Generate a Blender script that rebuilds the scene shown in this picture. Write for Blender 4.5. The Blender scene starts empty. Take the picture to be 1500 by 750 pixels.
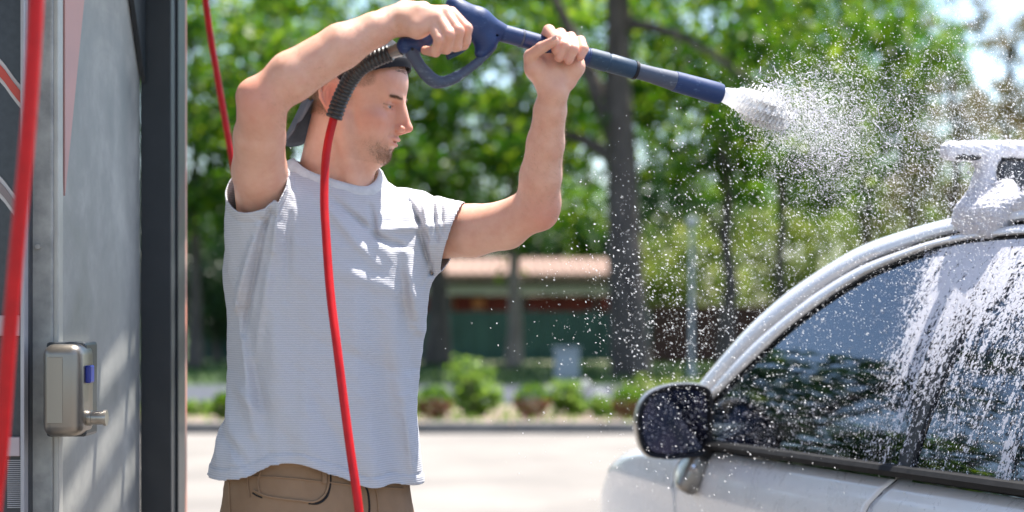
import bpy, bmesh, math, random, time
import numpy as np
from mathutils import Vector, Matrix
random.seed(7); rng = np.random.default_rng(7)
sc = bpy.context.scene
COL = sc.collection
PI = math.pi
CAMZ = 1.31; FPX = 2500.0

def P(px, py, d):
    """world point seen at photo pixel (px,py) at depth d (used only to read positions off the photograph)"""
    return np.array([(px-750)/FPX*d, d, CAMZ+(460-py)/FPX*d])

# ------------------------------------------------------------------ object helpers
def tag(o, label=None, cat=None, group=None, kind=None):
    if label: o['label'] = label
    if cat: o['category'] = cat
    if group: o['group'] = group
    if kind: o['kind'] = kind
    return o
def empty(name, loc=(0,0,0), rz=0, **k):
    o = bpy.data.objects.new(name, None); COL.objects.link(o)
    o.location = Vector(tuple(loc)); o.rotation_euler = (0,0,rz); o.empty_display_size = .1
    tag(o, **k); return o
def link(name, me, m=None, parent=None, smooth=True, **k):
    o = bpy.data.objects.new(name, me); COL.objects.link(o)
    if m is not None and len(me.materials) == 0: me.materials.append(m)
    if smooth: me.shade_smooth()
    if parent is not None:
        o.parent = parent
    tag(o, **k); return o
def mesh_np(name, V, Fc):
    V = np.asarray(V, dtype=np.float32); Fc = np.asarray(Fc, dtype=np.int32)
    n = Fc.shape[1]; me = bpy.data.meshes.new(name)
    me.vertices.add(len(V)); me.vertices.foreach_set('co', V.ravel())
    me.loops.add(Fc.size); me.loops.foreach_set('vertex_index', Fc.ravel())
    me.polygons.add(len(Fc))
    me.polygons.foreach_set('loop_start', np.arange(0, Fc.size, n, dtype=np.int32))
    me.update(calc_edges=True); me.validate(); return me
def wloc(o, parent_mat_inv):
    o.matrix_parent_inverse = parent_mat_inv

class MB:
    """collects simple shapes into one mesh"""
    def __init__(s): s.bm = bmesh.new()
    def box(s, lo, hi, bev=0, seg=2):
        lo = Vector(tuple(lo)); hi = Vector(tuple(hi)); c = (lo+hi)/2; d = hi-lo
        t = bmesh.new(); bmesh.ops.create_cube(t, size=1)
        bmesh.ops.scale(t, vec=d, verts=t.verts); bmesh.ops.translate(t, vec=c, verts=t.verts)
        if bev: bmesh.ops.bevel(t, geom=t.edges[:], offset=bev, segments=seg, affect='EDGES', profile=.5)
        s._add(t); return s
    def _add(s, t, M=None):
        me = bpy.data.meshes.new('t'); t.to_mesh(me); t.free()
        if M is not None: me.transform(M)
        s.bm.from_mesh(me); bpy.data.meshes.remove(me)
    def obox(s, M, size, bev=0, seg=2):
        t = bmesh.new(); bmesh.ops.create_cube(t, size=1)
        bmesh.ops.scale(t, vec=size, verts=t.verts)
        if bev: bmesh.ops.bevel(t, geom=t.edges[:], offset=bev, segments=seg, affect='EDGES', profile=.5)
        s._add(t, M); return s
    def tube(s, pts, rad, n=12, caps=True):
        pts = [Vector(tuple(p)) for p in pts]
        if not hasattr(rad, '__len__'): rad = [rad]*len(pts)
        rings = []; prev = None
        for i, p in enumerate(pts):
            a = pts[max(i-1,0)]; b = pts[min(i+1,len(pts)-1)]
            d = (b-a)
            if d.length < 1e-9: d = pts[min(i+1,len(pts)-1)]-pts[max(i-2,0)]
            d.normalize()
            if prev is None:
                u = d.orthogonal().normalized()
            else:
                u = (prev - d*prev.dot(d)); u.normalize()
            prev = u; v = d.cross(u)
            rings.append([s.bm.verts.new(p+(u*math.cos(2*PI*k/n)+v*math.sin(2*PI*k/n))*rad[i]) for k in range(n)])
        for r0, r1 in zip(rings, rings[1:]):
            for k in range(n): s.bm.faces.new((r0[k], r0[(k+1)%n], r1[(k+1)%n], r1[k]))
        if caps:
            s.bm.faces.new(list(reversed(rings[0]))); s.bm.faces.new(rings[-1])
        return s
    def grid(s, Pts, close_u=False):
        """Pts[i][j] -> quads"""
        vs = [[s.bm.verts.new(Vector(tuple(p))) for p in row] for row in Pts]
        nu = len(vs)
        for i in range(nu if close_u else nu-1):
            a, b = vs[i], vs[(i+1)%nu]
            for j in range(len(a)-1): s.bm.faces.new((a[j], b[j], b[j+1], a[j+1]))
        return s
    def poly(s, pts):
        s.bm.faces.new([s.bm.verts.new(Vector(tuple(p))) for p in pts]); return s
    def prism(s, pts, vec):
        v = Vector(tuple(vec)); a = [s.bm.verts.new(Vector(tuple(p))) for p in pts]
        b = [s.bm.verts.new(Vector(tuple(p))+v) for p in pts]; n = len(a)
        s.bm.faces.new(a); s.bm.faces.new(list(reversed(b)))
        for k in range(n): s.bm.faces.new((a[k], b[k], b[(k+1)%n], a[(k+1)%n]))
        return s
    def build(s, name, m, parent=None, smooth=False, angle=40, **k):
        bmesh.ops.recalc_face_normals(s.bm, faces=s.bm.faces[:])
        me = bpy.data.meshes.new(name); s.bm.to_mesh(me); s.bm.free()
        if smooth:
            for p in me.polygons: p.use_smooth = True
            try: me.set_sharp_from_angle(angle=math.radians(angle))
            except Exception: pass
        return link(name, me, m, parent, smooth=False, **k)

def spline(pts, n=8):
    """catmull-rom through 3d points (numpy)"""
    p = [np.array(q, float) for q in pts]; p = [2*p[0]-p[1]]+p+[2*p[-1]-p[-2]]; out = []
    for i in range(1, len(p)-2):
        for k in range(n):
            t = k/n
            out.append(.5*((2*p[i])+(-p[i-1]+p[i+1])*t+(2*p[i-1]-5*p[i]+4*p[i+1]-p[i+2])*t*t+(-p[i-1]+3*p[i]-3*p[i+1]+p[i+2])*t**3))
    out.append(p[-2]); return out

# ------------------------------------------------------------------ materials
def newmat(name):
    m = bpy.data.materials.new(name); m.use_nodes = True
    nt = m.node_tree; return m, nt, nt.nodes['Principled BSDF']
def N(nt, t, **k):
    n = nt.nodes.new(t)
    for a, b in k.items(): setattr(n, a, b)
    return n
def L(nt, a, b): nt.links.new(a, b)
def ramp(nt, fac, stops, interp='LINEAR'):
    r = N(nt, 'ShaderNodeValToRGB'); e = r.color_ramp.elements; r.color_ramp.interpolation = interp
    while len(e) > 1: e.remove(e[0])
    e[0].position = stops[0][0]; e[0].color = (*stops[0][1], 1)
    for p, c in stops[1:]:
        q = e.new(p); q.color = (*c, 1)
    L(nt, fac, r.inputs[0]); return r.outputs[0]
def noise(nt, scale, detail=4, rough=.6, vec=None, dist=0):
    n = N(nt, 'ShaderNodeTexNoise'); n.inputs['Scale'].default_value = scale
    n.inputs['Detail'].default_value = detail; n.inputs['Roughness'].default_value = rough
    n.inputs['Distortion'].default_value = dist
    if vec is not None: L(nt, vec, n.inputs['Vector'])
    return n.outputs['Fac']
def coords(nt, scale=(1,1,1), out='Object'):
    t = N(nt, 'ShaderNodeTexCoord'); mp = N(nt, 'ShaderNodeMapping'); mp.inputs['Scale'].default_value = scale
    L(nt, t.outputs[out], mp.inputs[0]); return mp.outputs[0]
def bump(nt, h, bsdf, strength=.3, dist=.01):
    b = N(nt, 'ShaderNodeBump'); b.inputs['Strength'].default_value = strength; b.inputs['Distance'].default_value = dist
    L(nt, h, b.inputs['Height']); L(nt, b.outputs[0], bsdf.inputs['Normal']); return b
def mat(name, c1, c2=None, scale=5, rough=.6, metal=0, bmp=0, bdist=.005, detail=5, stretch=(1,1,1), coat=0, lo=.35, hi=.65, rough2=None, bscale=None):
    m, nt, b = newmat(name); b.inputs['Roughness'].default_value = rough; b.inputs['Metallic'].default_value = metal
    b.inputs['Coat Weight'].default_value = coat; b.inputs['Coat Roughness'].default_value = .04
    v = coords(nt, stretch); f = noise(nt, scale, detail, vec=v)
    if c2 is None: c2 = tuple(x*.85 for x in c1)
    L(nt, ramp(nt, f, [(lo, c1), (hi, c2)]), b.inputs['Base Color'])
    if rough2 is not None:
        L(nt, ramp(nt, f, [(lo, (rough,)*3), (hi, (rough2,)*3)]), b.inputs['Roughness'])
    if bmp: bump(nt, noise(nt, bscale or scale*3, 5, vec=v), b, bmp, bdist)
    return m
def leafmat(name, cols, trans=.5):
    m, nt, b = newmat(name); g = N(nt, 'ShaderNodeNewGeometry')
    c = ramp(nt, g.outputs['Random Per Island'], [(i/max(1,len(cols)-1), q) for i, q in enumerate(cols)])
    L(nt, c, b.inputs['Base Color']); b.inputs['Roughness'].default_value = .45
    t = N(nt, 'ShaderNodeBsdfTranslucent'); mx = N(nt, 'ShaderNodeMixShader'); mx.inputs[0].default_value = trans
    hs = N(nt, 'ShaderNodeHueSaturation'); hs.inputs['Value'].default_value = 1.7; hs.inputs['Hue'].default_value = .485; L(nt, c, hs.inputs['Color'])
    L(nt, hs.outputs[0], t.inputs[0]); L(nt, b.outputs[0], mx.inputs[1]); L(nt, t.outputs[0], mx.inputs[2])
    L(nt, mx.outputs[0], nt.nodes['Material Output'].inputs[0]); return m

# ------------------------------------------------------------------ implicit surfaces
def smin(a, b, k):
    h = np.clip(.5+.5*(b-a)/k, 0, 1); return b*(1-h)+a*h-k*h*(1-h)
def smax(a, b, k): return -smin(-a, -b, k)
def wob(p, f, seed=0):
    r = np.random.default_rng(seed); o = np.zeros(len(p))
    for i in range(6):
        w = r.normal(size=3)*f*(1 if i < 3 else 1.9); o += np.sin(p@w+r.uniform(0, 6.28))*(1 if i < 3 else .5)
    return o/4.5
def f_cap(a, b, r1, r2, sq=None):
    a = np.array(a, float); b = np.array(b, float); ba = b-a; l2 = ba@ba
    def f(p):
        pa = p-a; t = np.clip(pa@ba/l2, 0, 1); q = pa-t[:,None]*ba
        return np.sqrt((q*q).sum(1))-(r1+(r2-r1)*t)
    return f, (a+b)/2, math.sqrt(l2)/2+max(r1, r2)
def f_ell(c, r, R=None):
    c = np.array(c, float); r = np.array(r, float)
    def f(p):
        q = p-c
        if R is not None: q = q@R           # columns of R are the local axes
        k0 = np.sqrt(((q/r)**2).sum(1)); k1 = np.sqrt(((q/r**2)**2).sum(1))+1e-9
        return k0*(k0-1)/k1
    return f, c, max(r)
class Blob:
    def __init__(s): s.pr = []; s.post = None
    def u(s, prim, k=.01): s.pr.append(('u', *prim, k)); return s
    def sub(s, prim, k=.005): s.pr.append(('s', *prim, k)); return s
    def cap(s, a, b, r1, r2=None, k=.01): return s.u(f_cap(a, b, r1, r1 if r2 is None else r2), k)
    def ell(s, c, r, R=None, k=.01): return s.u(f_ell(c, r, R), k)
    def chain(s, pts, rs, k=.01):
        for a, b, x, y in zip(pts, pts[1:], rs, rs[1:]): s.cap(a, b, x, y, k)
        return s
    def ev(s, p, c=None, rad=0):
        d = np.full(len(p), 1.0)
        for op, f, pc, pr, k in s.pr:
            if c is not None and np.linalg.norm(pc-c)-pr > 2*rad+k: continue
            if op == 'u': d = smin(d, f(p), k)
            else: d = smax(d, -f(p), k)
        if s.post is not None: d = s.post(p, d)
        return d
    def trace(s, px, py, d0=2.6, d1=4.2):
        o = np.array([0, 0, CAMZ]); q = P(px, py, 1.0)-o
        t = d0
        for _ in range(200):
            v = float(s.ev((o+q*t)[None])[0])
            if v < .0004: break
            t += v*.6
            if t > d1: break
        return o+q*t
    def normal(s, p, e=.001):
        p = np.asarray(p); g = np.array([float((s.ev((p+np.eye(3)[i]*e)[None])-s.ev((p-np.eye(3)[i]*e)[None]))[0]) for i in range(3)])
        return g/(np.linalg.norm(g)+1e-9)
def sdf_mesh(blob, lo, hi, v, N_=16, slack=1.5, newton=2):
    T0 = time.time()
    lo = np.array(lo, float); hi = np.array(hi, float); B = v*N_
    nb = np.ceil((hi-lo)/B).astype(int)
    idx = np.stack(np.meshgrid(*[np.arange(n) for n in nb], indexing='ij'), -1).reshape(-1, 3)
    cen = lo+(idx+.5)*B; hd = B*math.sqrt(3)/2
    dc = np.concatenate([blob.ev(c) for c in np.array_split(cen, max(1, len(cen)//20000))])
    idx = idx[np.abs(dc) < hd*slack+.004]
    g = np.arange(N_+1); G = np.stack(np.meshgrid(g, g, g, indexing='ij'), -1).reshape(-1, 3)
    M = 8192; KV = []; VV = []; Q = []
    edges = []
    for a in range(3):
        o = [b for b in range(3) if b != a]
        for i in (0, 1):
            for j in (0, 1):
                s0 = [0,0,0]; s0[o[0]] = i; s0[o[1]] = j; edges.append((a, tuple(s0)))
    for b in idx:
        p = lo+(b*N_+G)*v; c = lo+(b+.5)*B
        D = blob.ev(p, c, hd).reshape(N_+1, N_+1, N_+1); I = D < 0
        if I.all() or not I.any(): continue
        cnt = np.zeros((N_,)*3); pos = np.zeros((N_, N_, N_, 3))
        for a, s0 in edges:
            s1 = list(s0); s1[a] = 1
            A = D[s0[0]:s0[0]+N_, s0[1]:s0[1]+N_, s0[2]:s0[2]+N_]; Bv = D[s1[0]:s1[0]+N_, s1[1]:s1[1]+N_, s1[2]:s1[2]+N_]
            x = (A < 0) != (Bv < 0); t = np.where(x, A/np.where(x, A-Bv, 1), 0)
            cnt += x
            for q in range(3): pos[..., q] += x*((t if q == a else 0)+s0[q])
        act = np.argwhere(cnt > 0)
        if len(act) == 0: continue
        pv = pos[act[:,0], act[:,1], act[:,2]]/cnt[act[:,0], act[:,1], act[:,2]][:,None]
        W = lo+(b*N_+act+pv)*v
        for _ in range(newton):
            e = v*.3; d0 = blob.ev(W, c, hd)
            gr = np.stack([(blob.ev(W+np.eye(3)[i]*e, c, hd)-d0)/e for i in range(3)], 1)
            st = -d0[:,None]*gr/((gr**2).sum(1)[:,None]+1e-6); ln = np.linalg.norm(st, axis=1)[:,None]
            W = W+st*np.minimum(1, v*.6/(ln+1e-12))*.8
        gi = b*N_+act+1; KV.append((gi[:,0]*M+gi[:,1])*M+gi[:,2]); VV.append(W)
        for a in range(3):
            s1 = [0,0,0]; s1[a] = 1
            A = I[:N_,:N_,:N_]; Bv = I[s1[0]:s1[0]+N_, s1[1]:s1[1]+N_, s1[2]:s1[2]+N_]
            e = np.argwhere(A != Bv)
            if len(e) == 0: continue
            flip = A[e[:,0], e[:,1], e[:,2]]
            o1, o2 = (a+1)%3, (a+2)%3; cells = []
            for d1, d2 in ((0,0), (-1,0), (-1,-1), (0,-1)):
                w = e.copy(); w[:,o1] += d1; w[:,o2] += d2; w = b*N_+w+1
                cells.append((w[:,0]*M+w[:,1])*M+w[:,2])
            q = np.stack(cells, 1); q[~flip] = q[~flip][:, ::-1]; Q.append(q)
    K = np.concatenate(KV); V = np.concatenate(VV); Q = np.concatenate(Q)
    u, fi = np.unique(K, return_index=True); V = V[fi]
    print('SDF', len(blob.pr), len(idx), len(V), round(time.time()-T0,1))
    r = np.searchsorted(u, Q); r = np.clip(r, 0, len(u)-1); ok = (u[r] == Q).all(1)
    return V, r[ok]
def cut(V, Fc, fn):
    """drop what lies where fn > 0 and pull the rim onto fn = 0"""
    c = fn(V); keep = (c[Fc] < 0).any(1); Fc = Fc[keep]
    used = np.unique(Fc); e = 1e-4; w = used[c[used] > 0]
    for _ in range(2):
        p = V[w]; d = fn(p); g = np.stack([(fn(p+np.eye(3)[i]*e)-d)/e for i in range(3)], 1)
        V[w] = p-d[:,None]*g/((g**2).sum(1)[:,None]+1e-9)
    mp = np.full(len(V), -1); mp[used] = np.arange(len(used)); return V[used], mp[Fc]
def sdf_obj(name, blob, lo, hi, v, m, parent=None, cuts=(), **k):
    V, Fc = sdf_mesh(blob, lo, hi, v)
    for c in cuts: V, Fc = cut(V, Fc, c)
    return link(name, mesh_np(name, V, Fc), m, parent, **k)
SUN = (.25, .20, .95); ROOF_X = -.55; EXPO = 1.43
# ================================================================== ground and background
def sheet(name, x0, x1, y0, y1, z, m, **k):
    b = MB(); b.poly([(x0,y0,z),(x1,y0,z),(x1,y1,z),(x0,y1,z)]); return b.build(name, m, kind='structure', **k)
m_conc = mat('pale_concrete', (.215,.194,.172), (.155,.14,.125), .7, .85, bmp=.25, bscale=60, bdist=.004)
m_asph = mat('asphalt', (.035,.04,.055), (.05,.055,.07), 3, .85, bmp=.3, bscale=120)
m_grass = mat('grass_ground', (.02,.05,.008), (.06,.095,.018), 1.3, .9, bmp=.6, bscale=40, bdist=.05)  # green kept low so the colour carries the verge's tree shade
m_soil = mat('planting_soil', (.26,.20,.15), (.12,.09,.06), 2.5, .95, bmp=.5, bscale=30, bdist=.03)
m_kerb = mat('kerb_stone', (.17,.165,.155), (.12,.118,.115), 4, .8, bmp=.2)
m_path = mat('sandy_path', (.28,.25,.19), (.22,.2,.14), 2, .9)
sheet('ground', -400, 400, -60, 600, -.02, m_grass)
sheet('forecourt', -30, 30, -20, 18.7, 0, m_conc)
sheet('planting_strip', -30, 30, 18.86, 23, .08, m_soil)
sheet('road', -60, 60, 25.6, 31.5, -.005, m_asph)
sheet('path', -60, 60, 45.2, 46.6, .0, m_path)
b = MB()
for i in range(-30, 30): b.box((i+.004, 18.7, -.05), (i+.996, 18.86, .12), .015)
b.build('kerb', m_kerb, kind='structure')
b = MB()
b.box((-30, 23, -.05), (30, 23.12, .08), .01); b.build('kerb', m_kerb, kind='structure')

m_bark = mat('bark', (.055,.042,.037), (.13,.105,.092), 6, .95, bmp=1, bscale=16, bdist=.04, stretch=(1,1,.25))
m_bark2 = mat('bark_pale', (.16,.125,.10), (.28,.22,.18), 6, .95, bmp=1, bscale=16, bdist=.04, stretch=(1,1,.25))
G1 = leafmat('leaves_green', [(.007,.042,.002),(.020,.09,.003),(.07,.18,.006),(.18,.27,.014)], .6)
G2 = leafmat('leaves_yellow_green', [(.05,.10,.012),(.09,.15,.02),(.14,.19,.03),(.19,.22,.05)], .5)
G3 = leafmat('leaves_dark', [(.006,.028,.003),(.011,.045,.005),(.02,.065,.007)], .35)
G4 = leafmat('leaves_brownish', [(.13,.10,.03),(.17,.13,.05),(.07,.09,.02),(.20,.16,.07)], .4)
G5 = leafmat('leaves_bright_shrub', [(.06,.15,.01),(.12,.23,.02),(.2,.3,.06),(.09,.19,.015)], .5)
G6 = leafmat('leaves_reddish', [(.15,.05,.02),(.20,.08,.035),(.10,.05,.02)], .3)

def leaves(cent, size, aspect=.55):
    """one small folded leaf at every centre"""
    n = len(cent); nrm = rng.normal(size=(n,3)); nrm[:,2] += .5; nrm /= np.linalg.norm(nrm, axis=1)[:,None]
    t = np.cross(nrm, rng.normal(size=(n,3))); t /= np.linalg.norm(t, axis=1)[:,None]+1e-9; bb = np.cross(nrm, t)
    s = size*rng.uniform(.6, 1.3, n)[:,None]
    V = np.stack([cent-t*s*.5, cent+bb*s*aspect*.5+nrm*s*.08, cent+t*s*.5, cent-bb*s*aspect*.5+nrm*s*.08], 1).reshape(-1,3)
    F_ = np.arange(4*n).reshape(n,4); return V, F_
def crown_points(n, c, r, nclump=70, cl=.16, gap=.0):
    c = np.array(c); r = np.array(r)
    d = rng.normal(size=(nclump,3)); d /= np.linalg.norm(d, axis=1)[:,None]
    cc = c+d*r*(rng.uniform(.25, 1, nclump)**.6)[:,None]
    k = rng.integers(0, nclump, n); cs = rng.uniform(.6,1.4,nclump)[k][:,None]
    return cc[k]+rng.normal(size=(n,3))*r.mean()*cl*cs*np.array([1.15,1.15,.75])
def tree(x, y, h, tr, crown, label, m=G1, n=5000, leaf=.24, bark=m_bark, group='trees behind the car wash', lean=0, limbs=6, nclump=70, name='tree', cat='tree', cl=.135, flare=1.5):
    """crown = list of (dx,dy,z, rx,ry,rz)"""
    if leaf == .24: n = int(n*.98)
    root = empty(name, (x,y,0), label=label, cat=cat, group=group)
    b = MB(); zs = np.linspace(0, h, 9); wob_ = rng.normal(size=(9,2))*tr*.25
    pts = [(lean*z/h+wob_[i,0]*(i>0), wob_[i,1]*(i>0), z-.1*(i==0)) for i, z in enumerate(zs)]
    rr = [tr*(1-.6*z/h)*(flare if i == 0 else (1+(flare-1)*.35 if i == 1 else 1)) for i, z in enumerate(zs)]
    b.tube(pts, rr, 12)
    for k in range(limbs):
        c = crown[k%len(crown)]; i = rng.integers(3, 8); p0 = np.array(pts[i]); r0 = rr[i]*.55
        p1 = np.array(c[:3])+rng.normal(size=3)*np.array(c[3:])*.45
        q = [p0, p0*.6+p1*.4+np.array([0,0,.3*h*.1]), p1]; q = spline(q, 4)
        b.tube(q, list(np.linspace(r0, r0*.2, len(q))), 7)
    b.build('trunk', bark, root, smooth=True, angle=80)
    tot = sum(c[3]*c[4]*c[5] for c in crown)**1.0; P_ = []
    for c in crown:
        P_.append(crown_points(max(50, int(n*c[3]*c[4]*c[5]/tot)), c[:3], c[3:], max(8, int(nclump*c[3]*c[4]*c[5]/tot)), cl))
    V, Fc = leaves(np.concatenate(P_), leaf); link('crown', mesh_np('crown', V, Fc), m, root, smooth=False)
    return root
def px_(px, y): return (px-750)/FPX*y
def pz_(py, y): return CAMZ+(460-py)/FPX*y

# big tree behind the lance
tree(px_(925,36), 36, 12, .42, [(-1.5,0,9.0,4.2,3.2,2.8),(2.8,.5,8.2,3.6,3,2.4),(.5,0,11.5,3.5,3,2.5),(3.2,0,5.6,2.2,2,1.3),(-2.6,0,5.9,2.0,2,1.5)],
     'thick dark trunked tree rising behind the spray lance', n=9000, lean=-.5, limbs=6, flare=1.08)
tree(px_(752,42), 42, 8, .17, [(-1.2,0,5.6,3,2.5,2.2),(1.5,0,6.2,2.8,2.4,2.2),(0,0,8.5,3,2.5,2),(0,0,2.9,1.1,1,.8)],
     'slender tree with pale lower trunk in front of the green fence', n=8500, bark=m_bark2)
tree(px_(640,44), 44, 9, .27, [(0,0,6.5,3.2,2.5,2.4),(-2.6,0,8.4,2.6,2.5,2.2),(1.6,0,9.6,3,2.5,2)],
     'stout tree whose dark trunk shows just right of the man\'s shirt', n=8500)
tree(px_(1065,40), 40, 8, .19, [(.3,0,6.2,2.6,2.2,2.0),(-1.4,0,7.8,2.4,2.2,1.9),(2,0,8.3,2.6,2.2,1.7),(-.6,0,4.1,1.5,1.5,.8)],
     'thin straight dark tree just right of the thick trunk', n=7500)
tree(px_(1147,41), 41, 7, .13, [(.6,0,5.6,2.2,2.2,1.7),(1.9,0,7.6,2.4,2,1.6),(-.4,0,7.0,1.9,1.6,1.2)],
     'thin tree with a low side branch above the car windscreen pillar', n=6000)
tree(px_(285,41), 41, 8, .15, [(-.6,0,5.2,2.4,2.2,2.2),(.8,0,7.6,2.6,2.2,2.2),(.9,0,4.0,1.6,1.6,1.2)],
     'thin tree between the dark steel column and the man', n=8000)
tree(px_(420,46), 46, 10, .3, [(0,0,7.0,3.2,2.6,2.4),(-1.2,0,9.6,3.2,2.6,1.9),(2.2,0,8.8,2.6,2.4,2.2)],
     'leafy tree behind the man\'s raised right elbow', n=8500)
tree(px_(1270,50), 50, 9, .22, [(0,0,6.0,2.8,2.2,2.2),(-2.2,0,8.4,2.4,2.2,1.9),(.3,0,8.0,1.6,1.6,1.2),(-1.0,0,10.6,2.0,1.8,1.3)],
     'broad green tree standing behind the foam spray', n=7000, m=G1)
tree(px_(1400,44), 44, 8, .16, [(0,0,7.4,1.3,1.2,1.9),(.1,0,9.0,1.0,1.0,1.1),(.5,0,5.0,2.0,1.5,1.7),(-.7,0,3.8,1.7,1.5,1.3)],
     'sparse brownish yellow tree above the roof rack', n=2600, m=G4, leaf=.2)
tree(px_(1335,47), 47, 10, .16, [(0,0,8.6,1.7,1.6,1.5),(-.9,0,6.6,1.6,1.6,1.2),(.6,0,5.2,1.4,1.4,1.0)],
     'loose green tree whose top shows between spray and sky', n=4200, m=G1)
tree(px_(1475,48), 48, 9, .15, [(0,0,7.0,1.3,1.5,1.0),(.4,0,8.9,1.0,1.2,.8)],
     'wispy tree top at the upper right corner', n=1900, m=G4, leaf=.2)
tree(px_(1490,52), 52, 7, .2, [(0,0,4.8,2.4,2.2,1.9),(1.6,0,5.6,2.4,2,2.0)],
     'green tree low at the right edge beyond the roof rack', n=3200, m=G1)
tree(px_(-200,38), 38, 9, .25, [(0,0,6.4,3.4,3,3)], 'leafy tree hidden beyond the wash bay wall', n=3500)
# far second row
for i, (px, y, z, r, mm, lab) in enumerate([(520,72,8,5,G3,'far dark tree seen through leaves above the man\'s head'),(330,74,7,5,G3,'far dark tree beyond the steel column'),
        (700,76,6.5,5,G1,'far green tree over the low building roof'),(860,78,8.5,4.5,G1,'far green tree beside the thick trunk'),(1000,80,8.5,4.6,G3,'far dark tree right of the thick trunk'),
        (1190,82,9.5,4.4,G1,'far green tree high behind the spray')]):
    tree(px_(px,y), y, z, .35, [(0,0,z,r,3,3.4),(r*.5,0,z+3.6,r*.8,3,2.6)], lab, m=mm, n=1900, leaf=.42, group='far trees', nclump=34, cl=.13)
# sunlit yellow-green shrubs far right
for i, (px, y, z, rx, rz, lab) in enumerate([(1010,58,2.7,2.2,1.9,'sunlit yellow green bush above the dark red wall'),(1110,62,3.1,2.7,2.4,'tall sunlit bush behind the two thin trunks'),(1210,60,3.0,2.4,2.2,'sunlit bush over the car roof pillar'),
        (1320,62,3.2,2.4,2.0,'sunlit bush left of the roof rack foot'),(1440,62,3.0,2.6,1.9,'sunlit bush beyond the roof rack')]):
    tree(px_(px,y), y, z, .12, [(0,0,z,rx,1.6,rz)], lab, m=G2, n=2600, leaf=.26, group='sunlit bushes beyond the road', name='bush', cat='bush', nclump=34, limbs=3, cl=.2)
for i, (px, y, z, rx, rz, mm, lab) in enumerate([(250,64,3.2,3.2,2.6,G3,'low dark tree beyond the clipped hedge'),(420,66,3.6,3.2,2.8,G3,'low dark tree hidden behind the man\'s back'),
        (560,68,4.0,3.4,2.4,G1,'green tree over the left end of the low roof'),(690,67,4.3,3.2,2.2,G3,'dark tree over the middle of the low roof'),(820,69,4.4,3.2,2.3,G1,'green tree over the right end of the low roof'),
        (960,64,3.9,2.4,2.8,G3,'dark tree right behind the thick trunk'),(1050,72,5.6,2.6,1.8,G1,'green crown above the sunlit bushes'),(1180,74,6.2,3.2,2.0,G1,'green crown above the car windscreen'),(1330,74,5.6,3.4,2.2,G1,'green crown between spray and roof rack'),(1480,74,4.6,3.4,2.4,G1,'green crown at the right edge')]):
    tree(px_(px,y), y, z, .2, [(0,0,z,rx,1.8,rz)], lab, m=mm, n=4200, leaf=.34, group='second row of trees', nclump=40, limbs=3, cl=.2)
# dark hedge on the left
tree(px_(318,47), 47, 1.6, .1, [(0,0,1.7,1.7,.8,1.1)], 'dark clipped hedge seen between steel column and shirt', m=G3, n=4200, leaf=.2, group=None, name='hedge', cat='hedge', nclump=60, limbs=2, cl=.25)
# trees off to the left whose reflections lie in the car window
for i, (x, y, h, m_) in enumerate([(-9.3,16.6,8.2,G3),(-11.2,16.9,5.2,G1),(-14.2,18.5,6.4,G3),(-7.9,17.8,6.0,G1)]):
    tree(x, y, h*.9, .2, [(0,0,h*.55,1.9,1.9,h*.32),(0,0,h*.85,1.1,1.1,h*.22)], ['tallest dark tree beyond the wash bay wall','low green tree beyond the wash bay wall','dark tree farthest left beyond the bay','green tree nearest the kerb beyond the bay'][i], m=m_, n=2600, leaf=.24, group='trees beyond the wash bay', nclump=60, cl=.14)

for i, (x, y) in enumerate([(-13.5,5.0),(-12.2,8.0),(-11.2,11.0),(-10.2,14.0),(-9.4,17.0),(-8.9,20.0),(-14.5,2.0)]):  # added out of view to hide the bright horizon in the window reflection
    tree(x, y, 1.4, .1, [(0,0,1.3,1.9,1.9,1.15)], 'dark hedge block added out of view for the car window reflection', m=G3, n=3600, leaf=.17, group='added hedge blocks out of view', name='hedge', cat='hedge', nclump=60, limbs=2, cl=.25)
# clipped round bushes and shrubs by the kerb
def bush(px, y, r, label, m=G6, n=1500, leaf=.045, group='clipped round bushes along the kerb', top=G1, zs=.95):
    root = empty('round_bush', (px_(px,y), y, .08), label=label, cat='bush', group=group)
    b = MB(); b.tube([(0,0,-.05),(0,0,r*.6)], [.03,.02], 7); b.build('stem', m_bark, root)
    d = rng.normal(size=(n,3)); d /= np.linalg.norm(d,axis=1)[:,None]
    p = d*r*(rng.uniform(.7,1.03,n))[:,None]; p[:,2] = p[:,2]*zs+r*zs
    hi = p[:,2] > r*1.15*zs+rng.normal(size=n)*.05*r
    for nm, sel, mm in (('side_foliage', ~hi, m), ('top_foliage', hi, top)):
        V, Fc = leaves(p[sel], leaf); link(nm, mesh_np(nm, V, Fc), mm, root, smooth=False)
bush(637, 20, .2, 'clipped round bush with brown underside beside the man\'s shirt hem', zs=.98)
bush(779, 20.1, .215, 'clipped round bush with brown underside at the middle of the kerb')
bush(921, 20, .2, 'clipped round bush touching the car mirror in view')
bush(331, 20, .17, 'clipped green round bush against the left edge of the shirt', m=G1)
def shrub(px, y, w, h, label, n=900, leaf=.09, m=G5):
    root = empty('leafy_shrub', (px_(px,y), y, .06), label=label, cat='shrub', group='light green shrubs along the kerb')
    b = MB()
    for k in range(7):
        a = rng.uniform(0,6.28); t = (math.cos(a)*w*.45*rng.uniform(.3,1), math.sin(a)*w*.3, h*rng.uniform(.6,.95)); b.tube([(0,0,-.02),(t[0]*.4,t[1]*.4,t[2]*.55),t], [.012,.009,.004], 5)
    b.build('stems', m_bark2, root)
    p = crown_points(n, (0,0,h*.5), (w*.5,w*.35,h*.46), 26, .2); p[:,2] = np.abs(p[:,2]); V, Fc = leaves(p, leaf); link('foliage', mesh_np('foliage', V, Fc), m, root, smooth=False)
shrub(694, 20.6, .56, .74, 'tallest light green shrub between two round bushes', 1300)
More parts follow.
